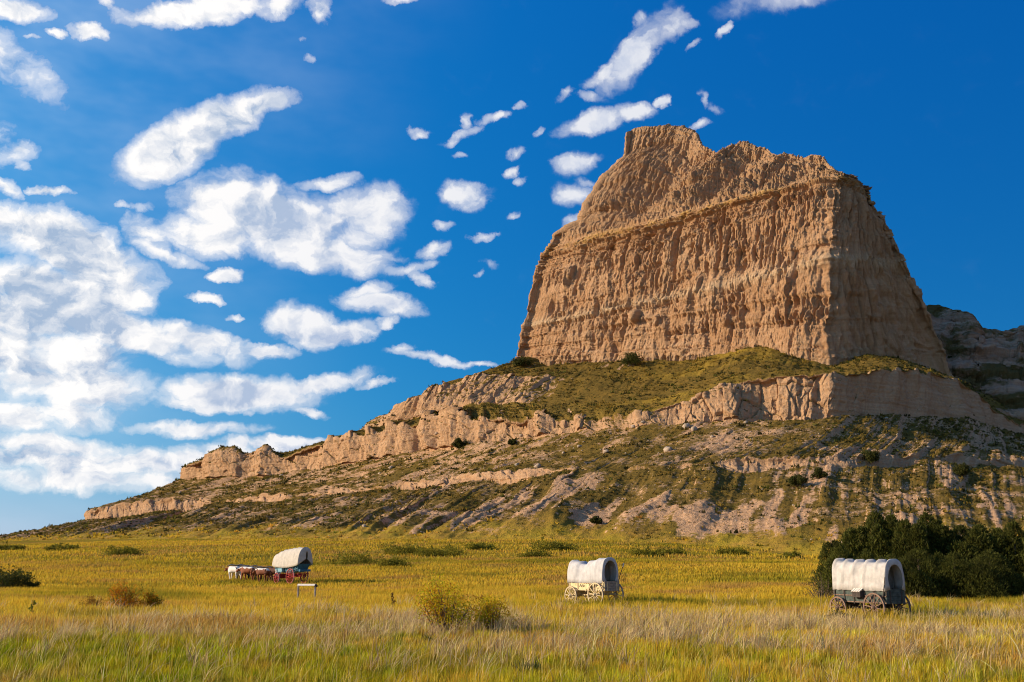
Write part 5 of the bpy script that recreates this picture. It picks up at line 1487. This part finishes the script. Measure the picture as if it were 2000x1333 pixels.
def build_blue_wagon():
    """heavy freight wagon: boat shaped blue bed, red running gear, closed canvas end with a narrow opening"""
    loc = place(568, 105.0); rz = dir_heading(568, 31)
    root = empty('covered_wagon', loc, rz); tag(root, 'blue freight wagon with red wheels and a tall white canvas, behind the oxen', 'wagon', 'covered wagons in the meadow')
    L, z0 = 4.4, 1.05
    # bed: floor sags in the middle, ends rake outward
    prof = [(2.35, 1.75, .70), (1.5, 1.68, .68), (0, 1.62, .66), (-1.5, 1.72, .68), (-2.4, 1.95, .72)]      # y, top z, half width
    lowp = [(2.0, 1.18, .52), (1.3, 1.08, .52), (0, 1.02, .52), (-1.3, 1.10, .52), (-2.0, 1.24, .52)]
    bm = bmesh.new(); rings = []
    for (y1, zt, w1), (y0, zb, w0) in zip(prof, lowp):
        rings.append([bm.verts.new(c) for c in ((-w1, y1, zt), (-w0, y0, zb), (w0, y0, zb), (w1, y1, zt), (w1 - .05, y1, zt), (w0 - .04, y0, zb + .05), (-w0 + .04, y0, zb + .05), (-w1 + .05, y1, zt))])
    for A, B in zip(rings[:-1], rings[1:]):
        for k in range(8): bm.faces.new((A[k], A[(k + 1) % 8], B[(k + 1) % 8], B[k]))
    for R in (rings[0], rings[-1]): bm.faces.new((R[0], R[1], R[2], R[3], R[4], R[7])); 
    to_obj('wagon_bed', bm, M_BLUE, root)
    for s in (-1, 1):
        for k in range(7):
            y = -1.8 + 3.6 * k / 6
            bm = bmesh.new(); rod(bm, (s * .555, y * .92, 1.12), (s * .715, y * 1.08, 1.66), .03, seg=6); to_obj('stake', bm, M_BLUEL, root)
        for f in (.35, .95):
            bm = bmesh.new(); pts = [(s * (w0 + (w1 - w0) * f + .03), y0 + (y1 - y0) * f, zb + (zt - zb) * f) for (y1, zt, w1), (y0, zb, w0) in zip(prof, lowp)]
            pipe(bm, pts, .028, 6); to_obj('side_rail', bm, M_BLUEL, root)
    bm = bmesh.new(); bx(bm, (-.78, .75, 1.32), (.26, .75, .34)); tb = to_obj('tool_box', bm, M_BLUEL, root, bevel=.01)
    bm = bmesh.new(); bx(bm, (-.79, .75, 1.505), (.32, .82, .03), Matrix.Rotation(-.2, 3, 'Y')); to_obj('lid', bm, M_BLUEL, tb)
    bm = bmesh.new(); bx(bm, (-.745, -1.45, 1.30), (.06, .16, .30)); to_obj('side_lantern_plate', bm, M_REDRIM, root, bevel=.008)
    bm = bmesh.new(); bx(bm, (0, -2.52, 1.30), (1.25, .30, .22)); to_obj('feed_trough', bm, M_BLUE, root, bevel=.01)
    st = [2.62, 1.85, 1.05, .25, -.60, -1.5, -2.55]
    half = [.72, .80, .84, .86, .88, .88, .86]; bz = [1.72, 1.62, 1.58, 1.56, 1.58, 1.66, 1.84]; tp = [2.95, 3.20, 3.38, 3.46, 3.55, 3.60, 3.60]
    hoops(root, st[1:-1], [h - .05 for h in half[1:-1]], [b - .1 for b in bz[1:-1]], tp[1:-1], M_GREYW, 2.3)
    bonnet('canvas_cover', root, M_CANVAS_C, st, half, bz, tp, (.10, 2.75, .10, .42, .10), (0, 2.3, .3, .4, .1), .05, .012, 5, power=2.3)
    rf, rr = .52, .74; yf, yr = 1.45, -1.15; tr = .82
    axle_gear(root, yf, .6, rf, M_RED, .42); axle_gear(root, yr, .6, rr, M_RED, .26)
    bm = bmesh.new(); rod(bm, (0, yf, rf + .05), (0, yr - .7, rr), .06); to_obj('reach_pole', bm, M_RED, root)
    bm = bmesh.new(); pipe(bm, [(0, yf + .1, rf), (0, yf + 2.0, .62), (0, yf + 3.6, .95)], [.06, .05, .04]); to_obj('tongue', bm, M_RED, root, True)
    bm = bmesh.new()
    for s in (-.55, -.2, .2, .55): rod(bm, (s, -2.2, 1.15), (s, -2.3, .62), .03, seg=6)
    bx(bm, (0, -2.28, .95), (1.3, .08, .10)); to_obj('rear_brace', bm, M_RED, root)
    for s in (-1, 1):
        wheel(root, (s * tr, yf, rf), rf * 2, M_RED, M_REDRIM, 12, .09, M_RED)
        wheel(root, (s * tr, yr, rr), rr * 2, M_RED, M_REDRIM, 14, .09, M_RED)
    bm = bmesh.new(); bmesh.ops.create_cone(bm, segments=12, radius1=.11, radius2=.14, depth=.28, cap_ends=True)
    b = to_obj('tar_bucket', bm, M_DARKW, root); b.location = (.35, -2.05, .78)
    return root, loc, rz


# ------------------------------------------------------------------ oxen
def hide_mat(name, base, patch, mode, seed):
    """coat in two colours; mode: where the second colour lies"""
    m, nt, b = new_mat(name, 0.75, 0.25)
    co = nt.node('ShaderNodeTexCoord').outputs['Object']
    s = nt.node('ShaderNodeSeparateXYZ'); nt.l.new(co, s.inputs[0])
    n = nt.noise(nt.mapping(co, loc=(seed, 0, 0)), 2.2, 4, 0.5)
    nz = nt.math('MULTIPLY', nt.math('SUBTRACT', n, 0.5), 0.7)
    if mode == 'head':      v = nt.ramp(nt.math('ADD', s.outputs[1], nz), 0.78, 0.86)
    elif mode == 'spine':   v = nt.ramp(nt.math('ADD', s.outputs[2], nz), 1.26, 1.34)
    elif mode == 'rump':    v = nt.ramp(nt.math('ADD', nt.math('MULTIPLY', s.outputs[1], -1.0), nz), 0.35, 0.45)
    else:                   v = nt.ramp(n, 0.60, 0.66)
    nt.put(b.inputs['Base Color'], nt.mix(v, base, patch))
    return m


def make_ox(loc, rz, label, coat, scale=1.0, step=0.0, turn=0.0):
    root = empty('draft_ox', loc, rz); root.scale = (scale,) * 3; tag(root, label, 'ox', 'yoked oxen ahead of the blue wagon')
    # skeleton: +Y is forward
    V = [(0, -.55, 1.12), (0, -.20, 1.10), (0, .22, 1.08), (0, .62, 1.12), (0, .92, 1.20), (turn * .10, 1.15, 1.20), (turn * .2, 1.36, 1.10), (turn * .25, 1.58, .92)]
    R = [(.29, .33), (.33, .37), (.35, .40), (.30, .38), (.20, .28), (.15, .18), (.135, .15), (.085, .085)]
    E = [(i, i + 1) for i in range(7)]
    def chain(start, pts, rs):
        i = start
        for p, r in zip(pts, rs):
            V.append(p); R.append((r, r)); E.append((i, len(V) - 1)); i = len(V) - 1
    for s, st in ((-1, step), (1, -step)):
        chain(3, [(s * .22, .60, .82), (s * .22, .62 + st * .5, .48), (s * .22, .60 + st, .12), (s * .22, .64 + st, .03)], [.14, .085, .06, .075])
        chain(0, [(s * .23, -.58, .84), (s * .23, -.50 - st * .4, .58), (s * .23, -.66 - st, .44), (s * .23, -.64 - st, .12), (s * .23, -.60 - st, .03)], [.17, .11, .075, .06, .075])
    chain(0, [(0, -.86, 1.16), (0, -.94, .9), (0, -.95, .5)], [.06, .035, .05])
    me = bpy.data.meshes.new('ox_body'); me.from_pydata(V, E, []); me.materials.append(coat)
    o = bpy.data.objects.new('body', me); COL.objects.link(o); o.parent = root
    sk = o.modifiers.new('skin', 'SKIN'); sk.use_smooth_shade = True
    for i, d in enumerate(me.skin_vertices[0].data): d.radius = R[i]; d.use_root = (i == 1)
    sb = o.modifiers.new('smooth', 'SUBSURF'); sb.levels = 2; sb.render_levels = 2
    for s in (-1, 1):
        bm = bmesh.new(); x0 = turn * .18
        pipe(bm, [(x0 + s * .09, 1.30, 1.22), (x0 + s * .28, 1.32, 1.25), (x0 + s * .42, 1.36, 1.36), (x0 + s * .46, 1.40, 1.56)], [.042, .036, .026, .008], 7)
        to_obj('horn', bm, M_HORN, root, True)
        bm = bmesh.new(); pipe(bm, [(x0 + s * .10, 1.25, 1.15), (x0 + s * .20, 1.20, 1.14), (x0 + s * .29, 1.17, 1.08)], [.03, .055, .012], 6)
        to_obj('ear', bm, coat, root, True)
    return root


def build_oxen(wloc, wrz):
    M = Matrix.Translation(wloc) @ Matrix.Rotation(wrz, 4, 'Z')
    W = (.72, .66, .58); RB = (.24, .075, .028); DB = (.16, .05, .02); BK = (.022, .018, .016)
    coats = {'white': hide_mat('white_coat_red_head', W, (.20, .06, .025), 'head', 1), 'brown1': hide_mat('red_coat_white_spine', RB, W, 'spine', 4), 'brown2': hide_mat('brown_coat_white_spine', DB, W, 'spine', 7),
             'black': hide_mat('black_coat', BK, (.05, .04, .035), 'none', 2), 'blackr': hide_mat('black_coat_white_patch', BK, W, 'spot', 9), 'rump': hide_mat('dark_coat_white_rump', (.10, .035, .018), W, 'rump', 5)}
    rows = [(4.5, 'brown2', 'rump', 'dark brown ox with a white spine, nearest the wagon on the near side', 'dark brown ox with a pale rump, nearest the wagon on the far side'),
            (7.6, 'brown1', 'blackr', 'red brown ox with a white spine in the middle pair', 'black ox with white spots on the far side of the middle pair'),
            (10.7, 'white', 'black', 'white ox with a red brown head in the leading pair', 'plain black ox on the far side of the leading pair')]
    rng = random.Random(4)
    for i, (y, near, far, ln, lf) in enumerate(rows):
        for s, c, lab in ((-1, near, ln), (1, far, lf)):
            p = M @ Vector((s * .62, y + rng.uniform(-.08, .08), 0)); p.z = float(ground_z(p.x, p.y))
            make_ox(p, wrz + .30 + rng.uniform(-.08, .08), lab, coats[c], 1.0 + rng.uniform(-.03, .05), (.14, -.10, .12)[i] * s, .3 * s)
            clear_round(p.x, p.y, 1.0, .75)
        p = M @ Vector((0, y + .86, 0)); gz = float(ground_z(p.x, p.y))
        root = empty('ox_yoke', (p.x, p.y, gz), wrz); tag(root, ('wooden yoke across the pair nearest the wagon', 'wooden yoke across the middle pair of oxen', 'wooden yoke across the leading pair of oxen')[i], 'yoke', 'ox yokes')
        bm = bmesh.new(); pipe(bm, [(-1.0, 0, 1.47), (-.62, 0, 1.55), (0, 0, 1.47), (.62, 0, 1.55), (1.0, 0, 1.47)], [.05, .07, .065, .07, .05], 8); to_obj('beam', bm, M_GREYW, root, True)
        for s in (-.62, .62):
            bm = bmesh.new(); pipe(bm, [(s - .24, 0, 1.5), (s - .24, 0, 1.1), (s, 0, .84), (s + .24, 0, 1.1), (s + .24, 0, 1.5)], .02, 6); to_obj('bow', bm, M_GREYW, root, True)
        if i:
            bm = bmesh.new(); rod(bm, (0, 0, 1.35), (0, -2.7, 1.35), .02, seg=6); to_obj('chain', bm, M_IRON, root)


def build_frame():
    """low weathered wooden frame: two posts and a tilted crossboard"""
    x, y, z = place(598, 68.0)
    root = empty('wooden_frame', (x, y, z), dir_heading(598, 2) - .55); tag(root, 'weathered wooden frame of two posts and a crossboard near the blue wagon', 'frame')
    for s in (-1, 1):
        bm = bmesh.new(); bx(bm, (s * .63, 0, .50), (.11, .11, 1.04)); to_obj('post', bm, M_GREYW, root, bevel=.01)
    bm = bmesh.new(); bx(bm, (0, -.08, 1.03), (1.30, .05, .16), Matrix.Rotation(-.75, 3, 'X')); to_obj('crossboard', bm, M_PALE, root, bevel=.006)  # paler than the posts: sunlight on the tilted face put into the colour
    bm = bmesh.new(); bx(bm, (.66, .03, 1.0), (.16, .20, .14), Matrix.Rotation(-.5, 3, 'X')); to_obj('end_block', bm, M_DARKW, root, bevel=.01)

# ------------------------------------------------------------------ build: structure first
GROUND = build_plain()
HILL, HILL_G, HILL_N, HILL_ATT, HILL_SEC, HILL_T = build_hill()
build_butte()
build_far_bluff()
# things
_w, _l = build_green_wagon(); clear_round(_l[0], _l[1], 2.8, 1.35)
_w, _l = build_cream_wagon(); clear_round(_l[0], _l[1], 2.8, 1.3)
_w, _l, _r = build_blue_wagon(); clear_round(_l[0], _l[1], 2.6, .7)
build_oxen(_l, _r)
build_frame()
build_boulders()
build_plants()
# ground cover
build_scrub()
build_grass()
build_bunchgrass()
